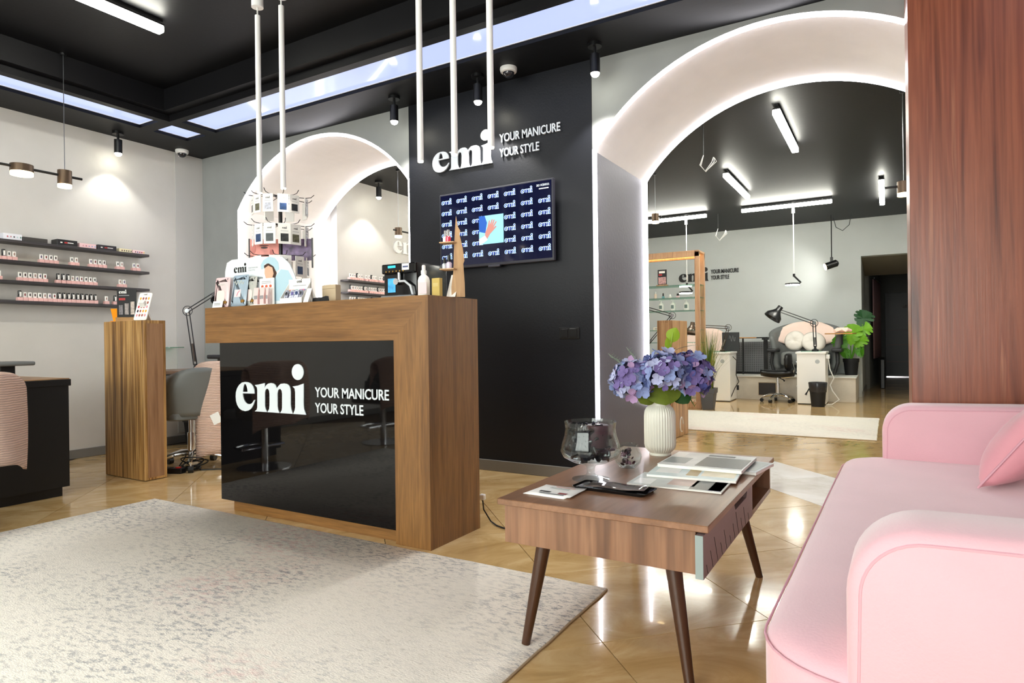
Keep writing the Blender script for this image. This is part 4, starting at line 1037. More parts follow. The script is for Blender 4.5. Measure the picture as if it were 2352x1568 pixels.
t = thing('kraft_box', 'tan cardboard box standing on end beside the white pouch box', 'box', (-2.60, 2.46, ZD))
G().box(-.052, .052, 0, .04, 0, .1, bev=.002).obj('carton', mat('kraft', (196, 176, 146), .7), t); G().box(-.052, .052, -.001, .0, .078, .08).obj('flap_line', mat('kraft_dark', (150, 130, 100), .7), t)
t = thing('bow_clip', 'small black bow shaped clip lying on the desk', 'clip', (-2.555, 2.36, ZD))
G().prism([(-.05, 0), (.055, 0), (.05, .03), (.04, .028), (.0, .02), (-.02, .024), (-.045, .022)], -.01, .01, 'XZ').obj('bow', M_black, t); G().box(-.01, .01, -.013, .013, 0, .024, bev=.003).obj('knot', M_blackmatt, t)

# revolving rack with hanging cards
rk = thing('card_rack', 'black revolving rack on the desk with three tiers of hooks', 'display rack', (-3.145, 2.60, ZD))
G().lathe([(0, 0), (.11, 0), (.11, .008), (.02, .016), (.012, .03), (0, .03)], 28).obj('base', M_black, rk)
G().cyl((0,0,.02), (0,0,.672), .0115, n=14).obj('pole', M_black, rk)
tiers = [(.655, .105), (.485, .12), (.30, .12)]
base_a = math.atan2(-cf_.y, -cf_.x)
M_hook = M_black; cardM = [mat('sw_charcoal', (58, 60, 60), .3, var=.6, vscale=60), mat('sw_olive', (96, 94, 78), .3, var=.6, vscale=60), mat('sw_pale', (190, 192, 206), .3, var=.4, vscale=80), mat('sw_blue', (44, 66, 104), .3, var=.4, vscale=60), mat('sw_dark', (40, 46, 50), .3, var=.6, vscale=60)]
offs = [[-58, -32, -5, 26, 50, 90, 135, 180, 225], [-64, -30, -2, 28, 52, 90, 135, 180, 225], [-62, -34, 8, 30, 62, 95, 140, 185, 230]]
where = ['top', 'middle', 'lowest']; pos = ['at the far left', 'left of centre', 'at the centre', 'right of centre', 'at the far right']
logo_small = curve_mesh([[(px*.026, py*.026) for px, py in LOGO[k]] for k in ('e', 'eh', 'm', 'i', 'dot')])
logo_small.materials.append(M_blk)
for ti, (z, h) in enumerate(tiers):
    G().lathe([(.012, z + .012), (.03, z + .012), (.03, z + .02), (.012, z + .02)], 18).obj('collar', M_black, rk)
    for ci, a in enumerate(offs[ti]):
        an = base_a + R(a); d = Vector((math.cos(an), math.sin(an), 0))
        p = [tuple(d * r + Vector((0, 0, zz))) for r, zz in ((.028, z + .016), (.15, z + .004), (.185, z + .006), (.205, z + .022))]
        G().tube(p, .0022, 6).obj('hook', M_hook, rk)
        lab = 'white nail sticker card %s of the %s tier of the rack' % (pos[ci], where[ti]) if ci < 5 else 'white nail sticker card on the %s of the %s tier of the rack' % (['right side', 'right rear', 'back', 'left rear'][ci - 5], where[ti])
        cd = thing('hanging_card', lab, 'card', (-3.145 + d.x * .158, 2.60 + d.y * .158, ZD + z - h), an + R(90), 'sticker cards on the rack')
        w = [.062, .07, .064][ti] / 2 * (1.0 if ci < 5 else .9)
        G().box(-w, w, -.001, .004, 0, h, bev=.0008).obj('card', M_card, cd)
        G().box(-w * .62, w * .62, -.0018, -.001, h*.12, h*.5).obj('swatch', cardM[(ci + ti * 2) % 5], cd, smooth=0)
        put('logo_print', logo_small, M_blk, cd, (-.013, -.0015, h * .74)); G().box(-w*.6, w*.6, -.0016, -.001, h*.62, h*.635).obj('print', M_txt, cd, smooth=0)
# poster band of the rack between the tiers
for s in (-1, 1):
    o = G().box(s*.19 - .004, s*.19 + .004, -.004, .004, .24, .42).obj('poster_post', M_black, rk); o.rotation_euler = (0, 0, R(30))
M_face = mat('poster_face', (214, 140, 130), .5, var=.25, vscale=22); M_pop = mat('poster_violet', (104, 84, 120), .4, var=.6, vscale=26)
o = G().box(-.186, 0, -.002, .002, .285, .415).obj('poster_face', M_face, rk, smooth=0); o.rotation_euler = (0, 0, R(30))
pf_ = o
for (x, z, sx, sz, m) in ((-.1, .365, .022, .006, mat('eye_dark', (50, 34, 38), .4)), (-.1, .378, .03, .004, mat('brow', (90, 50, 46), .5)), (-.055, .335, .012, .02, mat('nose_shade', (180, 104, 98), .5)), (-.165, .36, .016, .03, mat('ear', (190, 112, 104), .5))):
    G().sph((x, -.0022, z), (sx, .0012, sz), 12, 6).obj('face_print', m, pf_)
o = G().box(0, .186, -.002, .002, .285, .415).obj('poster_abstract', M_pop, rk, smooth=0); o.rotation_euler = (0, 0, R(30))

# coffee machine
t = thing('coffee_machine', 'black coffee machine with small blue display on the desk', 'coffee machine', (-2.09, 2.5, ZD))
G().box(-.105, .105, -.05, .2, .0, .178, bev=.006, seg=2).obj('body', mat('machine_black', (12, 12, 14), .15), t)
G().box(-.105, .105, -.07, -.05, .128, .175, bev=.005).obj('control_head', mat('machine_black', (12, 12, 14), .15), t)
G().box(-.1, .1, -.085, -.05, 0, .018, bev=.004).obj('drip_tray', M_steel, t)
G().box(-.06, -.012, -.0715, -.07, .155, .166).obj('display', mat('lcd_cyan', (40, 170, 210), .3, emit=1.2, emcol=(40, 180, 220)), t, smooth=0)
G().box(-.078, -.03, -.0525, -.05, .035, .105).obj('glossy_screen', mat('lcd_blue', (60, 140, 190), .1, emit=.5, emcol=(70, 150, 200), var=.5, vscale=40), t, smooth=0)
G().box(.03, .075, -.0715, -.07, .14, .172).obj('sticker', M_card, t, smooth=0); G().box(.036, .07, -.0722, -.0715, .152, .16).obj('sticker_print', mat('print_bluegrey', (70, 80, 120), .5), t, smooth=0)
for k in range(6): G().cyl((-.07 + k*.022, -.074, .137), (-.07 + k*.022, -.07, .137), .004, n=10).obj('button', mat('brass', (190, 150, 80), .25, metal=1), t)
G().cyl((.005, -.062, .09), (.005, -.062, .13), .009, n=14).obj('spout', M_chrome, t); G().cyl((-.005, -.078, .085), (-.005, -.052, .085), .016, n=18).obj('dial', M_chrome, t)
G().tube([(.005, -.068, .086), (.05, -.074, .085), (.085, -.074, .06), (.095, -.07, .02), (.085, -.066, .0)], .006, 8).obj('milk_hose', mat('hose_silver', (200, 205, 212), .25), t)
# spray bottle
t = thing('spray_bottle', 'white spray bottle at the right end of the desk', 'bottle', (-1.925, 2.43, ZD))
G().lathe([(0, 0), (.027, 0), (.029, .004), (.029, .08), (.025, .095), (.012, .108), (.012, .112), (0, .112)], 24).obj('body', mat('bottle_white', (244, 244, 242), .35), t)
G().lathe([(0, .112), (.0135, .112), (.0135, .128), (.009, .132), (.009, .15), (.006, .155), (0, .155)], 18).obj('nozzle', M_white, t)
G().box(-.02, .02, -.0305, -.026, .015, .07, T=Matrix.Rotation(R(25), 4, 'Z')).obj('label_print', mat('label_pinkish', (240, 214, 218), .5), t)
# gold box and leaflets
t = thing('gold_box', 'small gold coloured carton beside the spray bottle', 'box', (-1.853, 2.44, ZD))
G().box(-.023, .023, -.012, .012, 0, .088, bev=.001).obj('carton', mat('gold_card', (198, 172, 92), .35), t)
for z in (.05, .056, .062): G().box(-.014, .014, -.0128, -.012, z, z + .0015).obj('print', mat('print_pale', (236, 224, 180), .5), t)
# wooden display with two shelves
t = thing('plywood_display', 'slim zigzag plywood display stand with two tiny shelves', 'display stand', (-1.79, 2.52, ZD), R(12))
zz = [(-.03, 0), (.035, 0), (.034, .07), (.028, .16), (.034, .175), (.026, .24), (.012, .30), (.016, .318), (.004, .34), (-.004, .39), (-.008, .34), (-.014, .25), (-.02, .12), (-.03, .05)]
G().prism(zz, -.006, .006, 'YZ', T=Matrix.Rotation(R(-62), 4, 'Z')).obj('upright', M_pale, t, smooth=0)
for z in (.13, .258): G().box(-.075, .0, -.045, .02, z, z + .006, bev=.001).obj('shelf', M_pale, t)
G().prism([(-.02, .0), (.045, .115), (.05, .112), (-.012, 0)], -.05, -.004, 'YZ').obj('leaflet_holder', M_black, t)
G().prism([(-.024, .0), (.041, .112), (.045, .112), (-.02, 0)], -.05, -.004, 'YZ').obj('leaflet', M_card, t)
def polish(label, x, y, z, col, cap, s=1, grp='polish bottles on the desk display'):
    p = thing('polish_bottle', label, 'nail polish', (x, y, z), 0, grp)
    G().lathe([(0, 0), (.0125*s, 0), (.013*s, .003*s), (.013*s, .022*s), (.008*s, .028*s), (0, .028*s)], 16).obj('bottle', mat('polish_%d_%d_%d' % col, col, .12, coat=.5), p)
    G().cyl((0, 0, .028*s), (0, 0, .058*s), .0075*s, .0068*s, 14).obj('cap', cap, p)
polish('clear polish with pink stripe and chrome cap on the upper tiny shelf', -1.818, 2.487, ZD + .2645, (214, 60, 90), M_chrome)
polish('clear pale polish with chrome cap behind on the upper tiny shelf', -1.843, 2.498, ZD + .2645, (226, 214, 220), M_chrome)
polish('pale lilac polish with black cap on the lower tiny shelf', -1.815, 2.487, ZD + .1365, (214, 200, 222), M_black, 1.1)
polish('clear polish with dark cap at the edge of the lower tiny shelf', -1.846, 2.492, ZD + .1365, (200, 204, 210), M_black, .95)

# ------------------------------------------------------------------ things on the narrow pedestal
ZP = 1.1335
t = thing('orange_holder', 'orange acrylic card holder on the narrow pedestal', 'holder', (-4.93, 2.6, ZP), R(30))
M_or = mat('orange_acrylic', (246, 150, 24), .15, coat=.3)
G().prism([(-.075, .1), (.075, .1), (.045, .0), (-.045, .0)], 0, .006, 'XZ', T=Matrix.Rotation(R(-8), 4, 'X')).obj('front_plate', M_or, t); G().box(-.05, .05, -.03, .035, 0, .006).obj('foot', M_or, t)
t = thing('poster_stand', 'black emi poster card slotted in a wooden block', 'card stand', (-4.81, 2.59, ZP), R(26))
G().box(-.075, .075, -.022, .022, 0, .03, bev=.002).obj('block', wood('block_wood', [(.3, (150, 110, 56)), (.7, (186, 140, 80))], 'X', 14, .1), t)
pc = G().box(-.075, .075, -.0015, .0015, .018, .235).obj('card', mat('poster_black', (28, 28, 30), .25), t, smooth=0)
mini_logo(pc, -.06, -.002, .205, .06, M_card); G().box(-.06, .02, -.0022, -.0015, .188, .193).obj('print', M_txt, pc, smooth=0); G().box(-.06, -.01, -.0022, -.0015, .155, .172).obj('print', mat('print_red', (170, 40, 40), .4), pc, smooth=0)
for k in range(3): G().box(-.06 + k*.045, -.03 + k*.045, -.0022, -.0015, .05, .12 + .012*k).obj('picture_print', mat('print_steel%d' % k, (120 + 30*k, 116 + 26*k, 120 + 20*k), .3, var=.5, vscale=50), pc, smooth=0)
t = thing('swatch_board', 'white swatch board on a small easel with rows of nail colours', 'swatch board', (-4.66, 2.60, ZP + .004), R(24))
Tm = Matrix.Rotation(R(-20), 4, 'X')
G().prism(rrect(-.05, .05, 0, .215, .012, .012, 4), -.003, .003, 'XZ', T=Tm).obj('board', M_card, t)
G().prism([(0, .13), (.085, 0), (.095, 0), (.02, .15)], -.02, .02, 'YZ', T=Matrix.Translation((0, .01, -.003))).obj('easel', M_white, t)
random.seed(3)
for r in range(5):
    for k in range(4):
        c_ = random.choice([(200, 60, 70), (230, 170, 60), (60, 40, 50), (220, 150, 160), (160, 90, 80)])
        G().sph((-.032 + k*.021, -.0035, .17 - r*.033), (.007, .001, .011), 8, 5, T=Tm).obj('nail_tip', mat('tip_%d_%d_%d' % c_, c_, .2), t)
put('logo_print', logo_small, M_blk, t, (-.013, .0625, .187), (R(70), 0, 0))

# ------------------------------------------------------------------ left wall shelves
su = thing('wall_shelf_unit', 'pale backing board with four dark shelves on the left wall', 'shelf', (-5.978, 2.2, 1.2))
G().box(0, .008, -1.15, 1.12, .13, .585).obj('backing_board', mat('marbled_board', (206, 202, 196), .6, var=.12, vscale=5), su)
SZ = [1.788, 1.63, 1.474, 1.318]
for z in SZ: G().box(.008, .15, -1.15, 1.145, z - 1.2 - .022, z - 1.2, bev=.002).obj('shelf', M_shelfw, su)
# test bottles and cards: pixel measured positions along the wall (y)
def ypos(px): return 2.203 + (px / 6.72) * (3.345 - 2.203) / 343.0 * (1 + (px / 6.72 - 343) * .00045)
SW = [mat('sw_n%d' % i, c, .25) for i, c in enumerate([(58, 30, 36), (30, 30, 40), (120, 40, 44), (90, 80, 120), (160, 130, 120), (44, 60, 60)])]
P_base = G().box(-.025, .02, -.0165, .0165, 0, .028, bev=.002).obj('pink_block', M_pinkbox)
P_card = G().box(-.005, .005, -.0115, .0115, .028, .07, bev=.0015).obj('card', M_card)
P_nail = [G().sph((.0055, 0, .05), (.0012, .005, .012), 8, 6).obj('nail_sample', m) for m in SW]
P_bot = G().lathe([(0, .028), (.013, .028), (.013, .045), (.011, .052), (.0125, .053), (.0125, .078), (.010, .081), (0, .081)], 14).obj('dark_bottle', mat('bottle_black', (24, 20, 22), .15))
P_lbl = G().box(.0125, .0145, -.006, .006, .033, .07).obj('bottle_label', M_card)
for o in [P_base, P_card, P_bot, P_lbl] + P_nail: COL.objects.unlink(o)
def sample(kind, x, y, z, label, group, facing=0, k=0):
    t = thing('polish_sample', label, 'nail polish', (x, y, z), facing, group)
    inst(P_base, t)
    if kind == 'W': inst(P_card, t); inst(P_nail[k % len(P_nail)], t)
    else: inst(P_bot, t); inst(P_lbl, t)
rows = {1: [('W', 3), ('B', 70), ('W', 148), ('W', 212), ('W', 655), ('W', 722), ('W', 790), ('W', 858), ('W', 1122), ('W', 1192), ('W', 1415), ('W', 1483), ('W', 1555), ('W', 1618), ('W', 1835), ('W', 1885), ('W', 2090), ('W', 2150)],
        2: [('W', 12), ('W', 328), ('W', 400), ('W', 470), ('W', 540), ('W', 600), ('W', 667), ('B', 908), ('B', 985), ('B', 1060), ('W', 1122), ('W', 1182), ('W', 1247), ('W', 1310), ('W', 1382), ('W', 1445), ('W', 1868), ('W', 1922)],
        3: [('B', 322), ('W', 387), ('W', 450), ('W', 505), ('W', 570), ('W', 630), ('W', 695), ('W', 750), ('B', 870), ('B', 940), ('B', 1005), ('B', 1070), ('B', 1130), ('B', 1190), ('B', 1262), ('B', 1325), ('B', 1380), ('W', 1650), ('B', 1785)]}
ordn = ['first', 'second', 'third', 'fourth', 'fifth', 'sixth', 'seventh', 'eighth', 'ninth', 'tenth', '11th', '12th', '13th', '14th', '15th', '16th', '17th', '18th', '19th', '20th', '21st', '22nd']
shn = {1: 'second left wall shelf', 2: 'third left wall shelf', 3: 'lowest left wall shelf'}
for r, L in rows.items():
    prev = -99
    for k, (kd, px) in enumerate(L):
        y = ypos(px)
        if y - prev < .0345: y = prev + .0345
        prev = y
        nm = 'white card polish sample' if kd == 'W' else 'black capped polish'
        sample(kd, -5.865, y, SZ[r], '%s, %s from left on the %s' % (nm, ordn[k], shn[r]), 'polish samples on the left wall shelves', 0, k * 5 + r)
def kit(label, p0, p1, h, d, m, dots=None, text=False):
    y0, y1 = ypos(p0), ypos(p1); t = thing('gel_kit_box', label, 'box', (-5.9, (y0+y1)/2, SZ[0]), 0, 'flat boxes on the top left shelf'); w = (y1-y0)/2
    G().box(-d/2, d/2, -w, w, 0, h, bev=.002).obj('carton', m, t)
    if dots:
        for k, c_ in enumerate(dots): G().sph((d/2, -w*.55 + 1.4*w*k/max(1, len(dots)-1), h*.5), (.0012, .0055, .0065), 8, 5).obj('colour_dot', mat('dot_%d_%d_%d' % c_, c_, .3), t)
    if text: G().box(d/2, d/2 + .0008, -w*.7, -w*.5, h*.4, h*.6).obj('print', M_card, t); G().box(d/2, d/2 + .0008, -w*.3, 0, h*.4, h*.62).obj('print', mat('print_red', (170, 40, 40), .4), t); G().box(d/2, d/2 + .0008, .02*w, w*.6, h*.45, h*.58).obj('print', M_card, t)
kit('white gel kit box with coloured dots on the top left shelf', 75, 362, .05, .09, mat('kit_white', (232, 234, 244), .4), [(190, 90, 110), (190, 140, 150), (50, 40, 60), (190, 214, 220), (70, 130, 120)])
kit('long dark grey case next to the white kit on the top left shelf', 372, 745, .036, .1, mat('case_grey', (62, 60, 58), .5))
kit('black kit box with red print on the top left shelf', 890, 1200, .05, .1, M_black, None, True)
kit('pink kit box with pastel dots on the top left shelf', 1240, 1500, .04, .08, mat('kit_pink', (244, 206, 210), .5), [(214, 150, 160), (190, 110, 130), (180, 170, 200), (160, 170, 210), (150, 190, 220)])
kit('black kit box with white print on the top left shelf', 1520, 1812, .044, .09, mat('kit_black2', (30, 28, 36), .4), None, True)
kit('cream kit box with dark dots on the top left shelf', 1862, 2065, .034, .07, mat('kit_cream', (240, 230, 190), .5), [(90, 30, 40), (70, 30, 40), (60, 40, 40), (50, 30, 60), (40, 40, 60)])
kit('pink kit box with red dots at the right end of the top left shelf', 2080, 2268, .034, .07, mat('kit_pink2', (246, 214, 216), .5), [(110, 30, 60), (60, 60, 130), (150, 30, 70), (180, 40, 60), (230, 200, 60)])
# shelves in the back room seen through the small arch
su = thing('wall_shelf_unit', 'dark shelves with rows of polish seen through the small left arch', 'shelf', (-5.329, 5.9, 1.2))
SB = [1.672, 1.533, 1.408]
for z in SB: G().box(0, .13, -.68, .9, z - 1.2 - .02, z - 1.2, bev=.002).obj('shelf', M_shelfw, su)
random.seed(21)
for si, z in enumerate(SB):
    for k in range(16):
        y = 5.27 + k * .036 + (.02 if k > 7 else 0)
        if si == 0 and k in (6, 12): continue
        sample('B' if (k + si * 3) % 6 == 3 else 'W', -5.225, y, z, 'tiny polish, %s from left on the %s shelf through the small arch' % (ordn[k], ['upper', 'middle', 'lower'][si]), 'polish samples seen through the small arch', 0, k + si)

# ------------------------------------------------------------------ black manicure station at the left edge
st = thing('manicure_station', 'black manicure station with wooden top at the left edge', 'desk', (-4.9, 1.5, 0))
G().box(-.4, .365, -.6, .572, .06, .703).obj('body', mat('black_laminate', (7, 6, 6), .5), st)
G().box(-.41, .372, -.61, .584, .703, .745, bev=.002).obj('top_slab', mat('black_laminate', (7, 6, 6), .5), st)
G().box(-.405, .36, -.605, .58, .745, .751).obj('top_veneer', wood('top_veneer', [(.3, (150, 110, 72)), (.7, (186, 146, 104))], 'Y', 10, .1), st)
G().box(-.37, .34, -.57, .54, 0, .06).obj('plinth', M_black, st)
G().box(.2, .26, .572, .59, .43, .5, bev=.004).obj('handle', M_black, st)
hr = thing('hand_rest', 'dark padded hand rest standing on the left manicure station', 'hand rest', (-4.8, 1.83, .7515))
G().box(-.13, .13, -.14, .118, .085, .112, bev=.012, seg=3).obj('pad', M_greyleather, hr)
G().box(-.03, .03, -.03, .045, 0, .086).obj('post', M_blackmatt, hr)

# ------------------------------------------------------------------ chairs
M_knit = knit_mat('pink_knit', (242, 210, 194), 'Z', 26)
def shell_back(w, h, depth, z0, m, t, name='backrest', thick=.03, bulge=.06):
    rows = []
    for i in range(11):
        v = i / 10; r = []
        for j in range(17):
            a = R(-90 + 180 * j / 16); wf = (1 - .35 * max(0, v - .6)**1.5 * 2) * (.86 + .14 * math.sin(math.pi * min(1, v * .9 + .1)))
            r.append((-depth * math.cos(a) ** .8 + bulge * (v - .3) * -1 if False else -depth * max(0, math.cos(a)) ** .6 - bulge * v, w * math.sin(a) * wf, z0 + h * v - .03 * (abs(math.sin(a)) ** 4) * (v > .55) * 2.2))
        rows.append(r)
    g = G(); g.grid(rows); return g.obj(name, m, t, smooth=80, solid=thick)
def star_base(t, r=.27, n=5, zc=.07, casters=True, ph=0):
    for k in range(n):
        a = ph + 2 * math.pi * k / n; d = Vector((math.cos(a), math.sin(a), 0))
        lg = G().tube([Vector((0,0,zc + .045)), d * r * .45 + Vector((0,0,zc + .04)), d * r * .85 + Vector((0,0,zc + .012)), d * r + Vector((0,0,zc))], [.022, .019, .014, .012], 10).obj('base_arm', M_chrome, t)
        if casters:
            p = d * r; q = Vector((-d.y, d.x, 0))
            G().cyl(p + q*.018 + Vector((0,0,.026)), p - q*.018 + Vector((0,0,.026)), .026, n=16).obj('caster', M_black, t)
            G().cyl(p + Vector((0,0,.03)), p + Vector((0,0,zc)), .006, n=8).obj('caster_pin', M_chrome, lg)
def client_chair(label, x, y, rz, blanket_label, disc=True, top=.76):
    t = thing('swivel_chair', label, 'chair', (x, y, 0), rz)
    shell_back(.25, .36, .20, .42, M_greyleather, t, thick=.04)
    g = G(); g.loft([[(px, py, z) for px, py in rrect(-.20, .22, -.22, .22, .1, .08, 5)] for z in (.40, .405)] ); g.bm.free()
    g = G(); P = rrect(-.2, .23, -.22, .22, .1, .07, 5)
    g.loft([[(px, py, z) for px, py in (inset(P, i) if i else P)] for z, i in ((.385, .02), (.395, 0), (.44, 0), (.455, .02), (.46, .07))]); g.obj('seat', M_greyleather, t, smooth=60)
    if disc:
        G().cyl((0,0,.02), (0,0,.39), .028, n=18).obj('column', M_chrome, t)
        G().lathe([(0, 0), (.2, 0), (.2, .006), (.1, .014), (.03, .024), (0, .024)], 36).obj('base', M_chrome, t)
        G().tube([(.0, -.19, .16), (.15, -.15, .16), (.2, 0, .16), (.15, .15, .16), (0, .19, .16)], .009, 8).obj('foot_ring', M_chrome, t)
        G().tube([(0, -.19, .16), (0, .19, .16)], .009, 8).obj('ring_bar', M_chrome, t)
    else:
        G().cyl((0,0,.09), (0,0,.27), .028, n=18).obj('column', M_chrome, t); G().cyl((0,0,.26), (0,0,.39), .018, n=16).obj('gas_lift', M_chrome, t)
        star_base(t, ph=.3); G().tube([(0, -.02, .37), (-.05, -.16, .355), (-.07, -.24, .3)], [.006, .006, .014], 8).obj('lever', M_black, t)
    return t
def blanket(label, x, y, rz, w, zt, zin, zout, xb, cut=0, bul=.02):
    """draped over a chair back whose outer side faces local -x"""
    t = thing('knit_blanket', label, 'blanket', (x, y, zout), rz)
    rows = []; n = 22
    for i in range(26):
        s = i / 25; r = []
        for j in range(n + 1):
            v = -1 + 2 * j / n; side = -.10 * abs(v) ** 3.0
            if s < .3: f = s / .3; px = .06 - .02 * f; pz = zin + (zt - zin) * f
            elif s < .42: f = (s - .3) / .12; px = .04 - .10 * f; pz = zt + .02 * math.sin(math.pi * f)
            else: f = (s - .42) / .58; px = -.06 - .03 * math.sin(f * 2.2); pz = zt - (zt - zout - cut * max(0, v)) * f
            pz -= .05 * abs(v) ** 6
            r.append((xb + px - side * (1 if s > .36 else .9) + .006 * math.sin(v * 9 + s * 4), w * v * (1 - .04 * s * s), pz - zout))
        rows.append(r)
    g = G(); g.grid(rows); g.obj('knit', M_knit, t, smooth=80, solid=.016); return t
# chairs of the left station (their backs face the room, local -x is the back)
client_chair('grey swivel chair with pink knit blanket at the left station', -4.18, 1.35, R(180), '')
blanket('pink ribbed knit blanket over the chair at the left edge', -4.18, 1.35, R(180), .265, .80, .5, .35, -.22, cut=.05)
client_chair('second grey swivel chair near the left station, towards the window', -4.18, .0, R(180), '')
blanket('pink ribbed knit blanket over the chair towards the window', -4.18, .0, R(180), .265, .80, .5, .38, -.22)
# chair behind the pedestal
client_chair('grey swivel chair on chrome star base behind the reception desk', -4.72, 3.02, R(165), '', False)
blanket('pink ribbed knit blanket hanging from the chair behind the desk', -4.62, 3.22, R(150), .2, .80, .5, .12, -.19, cut=.0)
t = thing('blanket_tag', 'white fabric care tag on the blanket behind the desk', 'tag', (-4.36, 2.99, .40)); 
G().box(-.002, .002, -.035, .035, -.04, .04, T=Matrix.Rotation(R(-62), 4, 'Z') @ Matrix.Rotation(R(25), 4, 'X')).obj('label_cloth', M_card, t)
# work table behind
wt = thing('work_table', 'dark work table with black drawer box behind the reception desk', 'table', (-5.15, 3.45, 0))
G().box(-.55, .62, -.25, .25, .705, .735, bev=.002).obj('table_top', wood('table_top_brown', [(.3, (110, 84, 66)), (.7, (140, 108, 86))], 'X', 10, .1), wt)
G().box(-.55, .62, -.252, -.235, .655, .705).obj('front_rail', M_black, wt)
G().box(-.12, .2, -.22, .2, .52, .7).obj('drawer_box', M_black, wt)
for x in (-.5, .57):
    for y in (-.2, .2): G().box(x - .02, x + .02, y - .02, y + .02, 0, .705).obj('leg', M_wmetal, wt)
t = thing('technician_chair', 'dark rounded chair back showing above the work table', 'chair', (-5.3, 3.78, 0), R(-90))
shell_back(.24, .34, .1, .52, mat('dark_leather', (52, 54, 62), .4), t, thick=.04); G().cyl((0,0,.1), (0,0,.46), .025, n=14).obj('column', M_chrome, t)
G().lathe([(0, .46), (.2, .46), (.21, .49), (.19, .52), (0, .525)], 28).obj('seat', mat('dark_leather', (52, 54, 62), .4), t); star_base(t, .2)
t = thing('padded_arm_rest', 'long black padded rest on the work table behind the desk', 'hand rest', (-4.82, 3.4, .7355))
G().box(-.16, .3, -.07, .07, .1, .135, bev=.014, seg=3).obj('pad', mat('dark_leather', (52, 54, 62), .4), t); G().box(-.05, .03, -.04, .04, 0, .1).obj('post', M_black, t)
gs = thing('glass_shelf', 'clear glass shelf edge on the left wall behind the pedestal', 'shelf', (-5.975, 3.62, .93))
G().box(0, .16, -.55, .04, 0, .008).obj('pane', M_gedge, gs); G().cyl((0, -.4, -.01), (.02, -.4, -.01), .01, n=10).obj('bracket', M_chrome, gs)
t = thing('waste_bin', 'black waste bin with plastic bag under the work table', 'bin', (-5.78, 3.78, 0))
G().lathe([(0, 0), (.11, 0), (.14, .3), (.145, .3), (.145, .31), (.13, .31), (.1, .02), (0, .02)], 26).obj('bucket', M_blackmatt, t); G().lathe([(.147, .22), (.15, .3), (.143, .318), (.12, .31)], 26, cap=False).obj('bag', mat('bin_bag', (40, 40, 44), .2), t)
# cables on the floor
t = thing('power_strip', 'black power strip with red switch lying behind the pedestal', 'power strip', (-4.62, 2.80, 0), R(20))
G().box(-.17, .1, -.03, .03, 0, .04, bev=.005).obj('housing', M_black, t); G().box(.04, .07, -.012, .012, .04, .046).obj('switch', mat('red_switch', (200, 30, 26), .3), t)
for k in range(4): G().cyl((-.14 + k*.045, 0, .038), (-.14 + k*.045, 0, .0415), .017, n=14).obj('socket', M_blackmatt, t)
random.seed(9)
t = thing('cable_tangle', 'tangle of black cables on the floor behind the pedestal', 'cable', (-4.62, 2.98, 0))
for k in range(5):
    pts = []
    cx_, cy_ = random.uniform(-.05, .05), random.uniform(-.05, .05); r0 = random.uniform(.06, .13)
    for j in range(16): a = j * .42 + k; pts.append((cx_ + r0 * math.cos(a), cy_ + r0 * .7 * math.sin(a), .012 + .05 * (k % 3) * abs(math.sin(a * .5 + k))))
    G().tube(pts, .005, 6).obj('cable', M_cable, t)
G().tube([(.02, .0, .01), (.12, -.02, .006), (.2, .05, .006), (.28, .1, .006)], .005, 6).obj('cable', M_cable, t)
for x, m, nm in ((-4.80, M_cable, 'black cable hanging from the work table to the floor'), (-4.74, M_wcable, 'white adapter cable hanging from the work table')):
    t = thing('hanging_cable', nm, 'cable', (x, 3.15, 0))
    G().tube([(.0, .1, .7), (.03, .0, .58), (.06, -.02, .45), (.03, -.06, .25), (-.03, -.12, .05), (.0, -.18, .008)], .005, 6).obj('cord', m, t)
    if m is M_wcable: G().box(.035, .075, -.04, 0, .42, .48, bev=.006).obj('adapter', mat('adapter_grey', (170, 168, 172), .4), t)

# ------------------------------------------------------------------ architect lamps
def arch_lamp(label, base, elbow, head, shade_dir, m=M_black, sc=1.0):
    b, e, h = Vector(base), Vector(elbow), Vector(head); t = thing('architect_lamp', label, 'desk lamp', base)
    e = e - b; h = h - b; o = Vector((0, .012 * sc, 0)); d = Vector(shade_dir).normalized()
    G().lathe([(0, 0), (.035*sc, 0), (.035*sc, .02*sc), (.014*sc, .03*sc), (.01*sc, .06*sc), (0, .06*sc)], 18).obj('clamp', m, t)
    sd = Vector(cr_) * .014 * sc
    up = Vector((0, 0, .05 * sc))
    for s in (-1, 1): G().cyl(up + sd * s, e + sd * s, .0045 * sc, n=8).obj('lower_arm', m, t)
    ring = [e + (Vector(cr_) * math.cos(a) + Vector((0, 0, 1)) * math.sin(a)) * .04 * sc for a in [2*math.pi*k/18 for k in range(18)]]
    G().tube(ring, .003 * sc, 6, closed=True).obj('spring_loop', m, t)
    G().cyl(e - cf_ * .014 * sc, e + cf_ * .014 * sc, .018 * sc, n=14).obj('elbow', M_steel, t)
    up2 = Vector((0, 0, .014 * sc))
    for s in (-1, 1): G().cyl(e + up2 * s, h + up2 * s, .0045 * sc, n=8).obj('upper_arm', m, t)
    G().cyl(up + Vector((0, 0, .03)), up + (e - up) * .4, .009 * sc, n=10).obj('spring', M_steel, t)
    q = d.to_track_quat('Z', 'Y').to_matrix().to_4x4(); Tm = Matrix.Translation(h) @ q
    sh = G().lathe([(.0, -.05*sc), (.028*sc, -.045*sc), (.03*sc, .0), (.05*sc, .03*sc), (.085*sc, .07*sc), (.092*sc, .11*sc), (.088*sc, .11*sc), (.08*sc, .07*sc), (.045*sc, .033*sc), (0, .02*sc)], 28, T=Tm).obj('shade', m, t)
    G().sph(tuple(h + d * .05 * sc), .022 * sc, 12, 8).obj('bulb', M_card, sh)
    return t
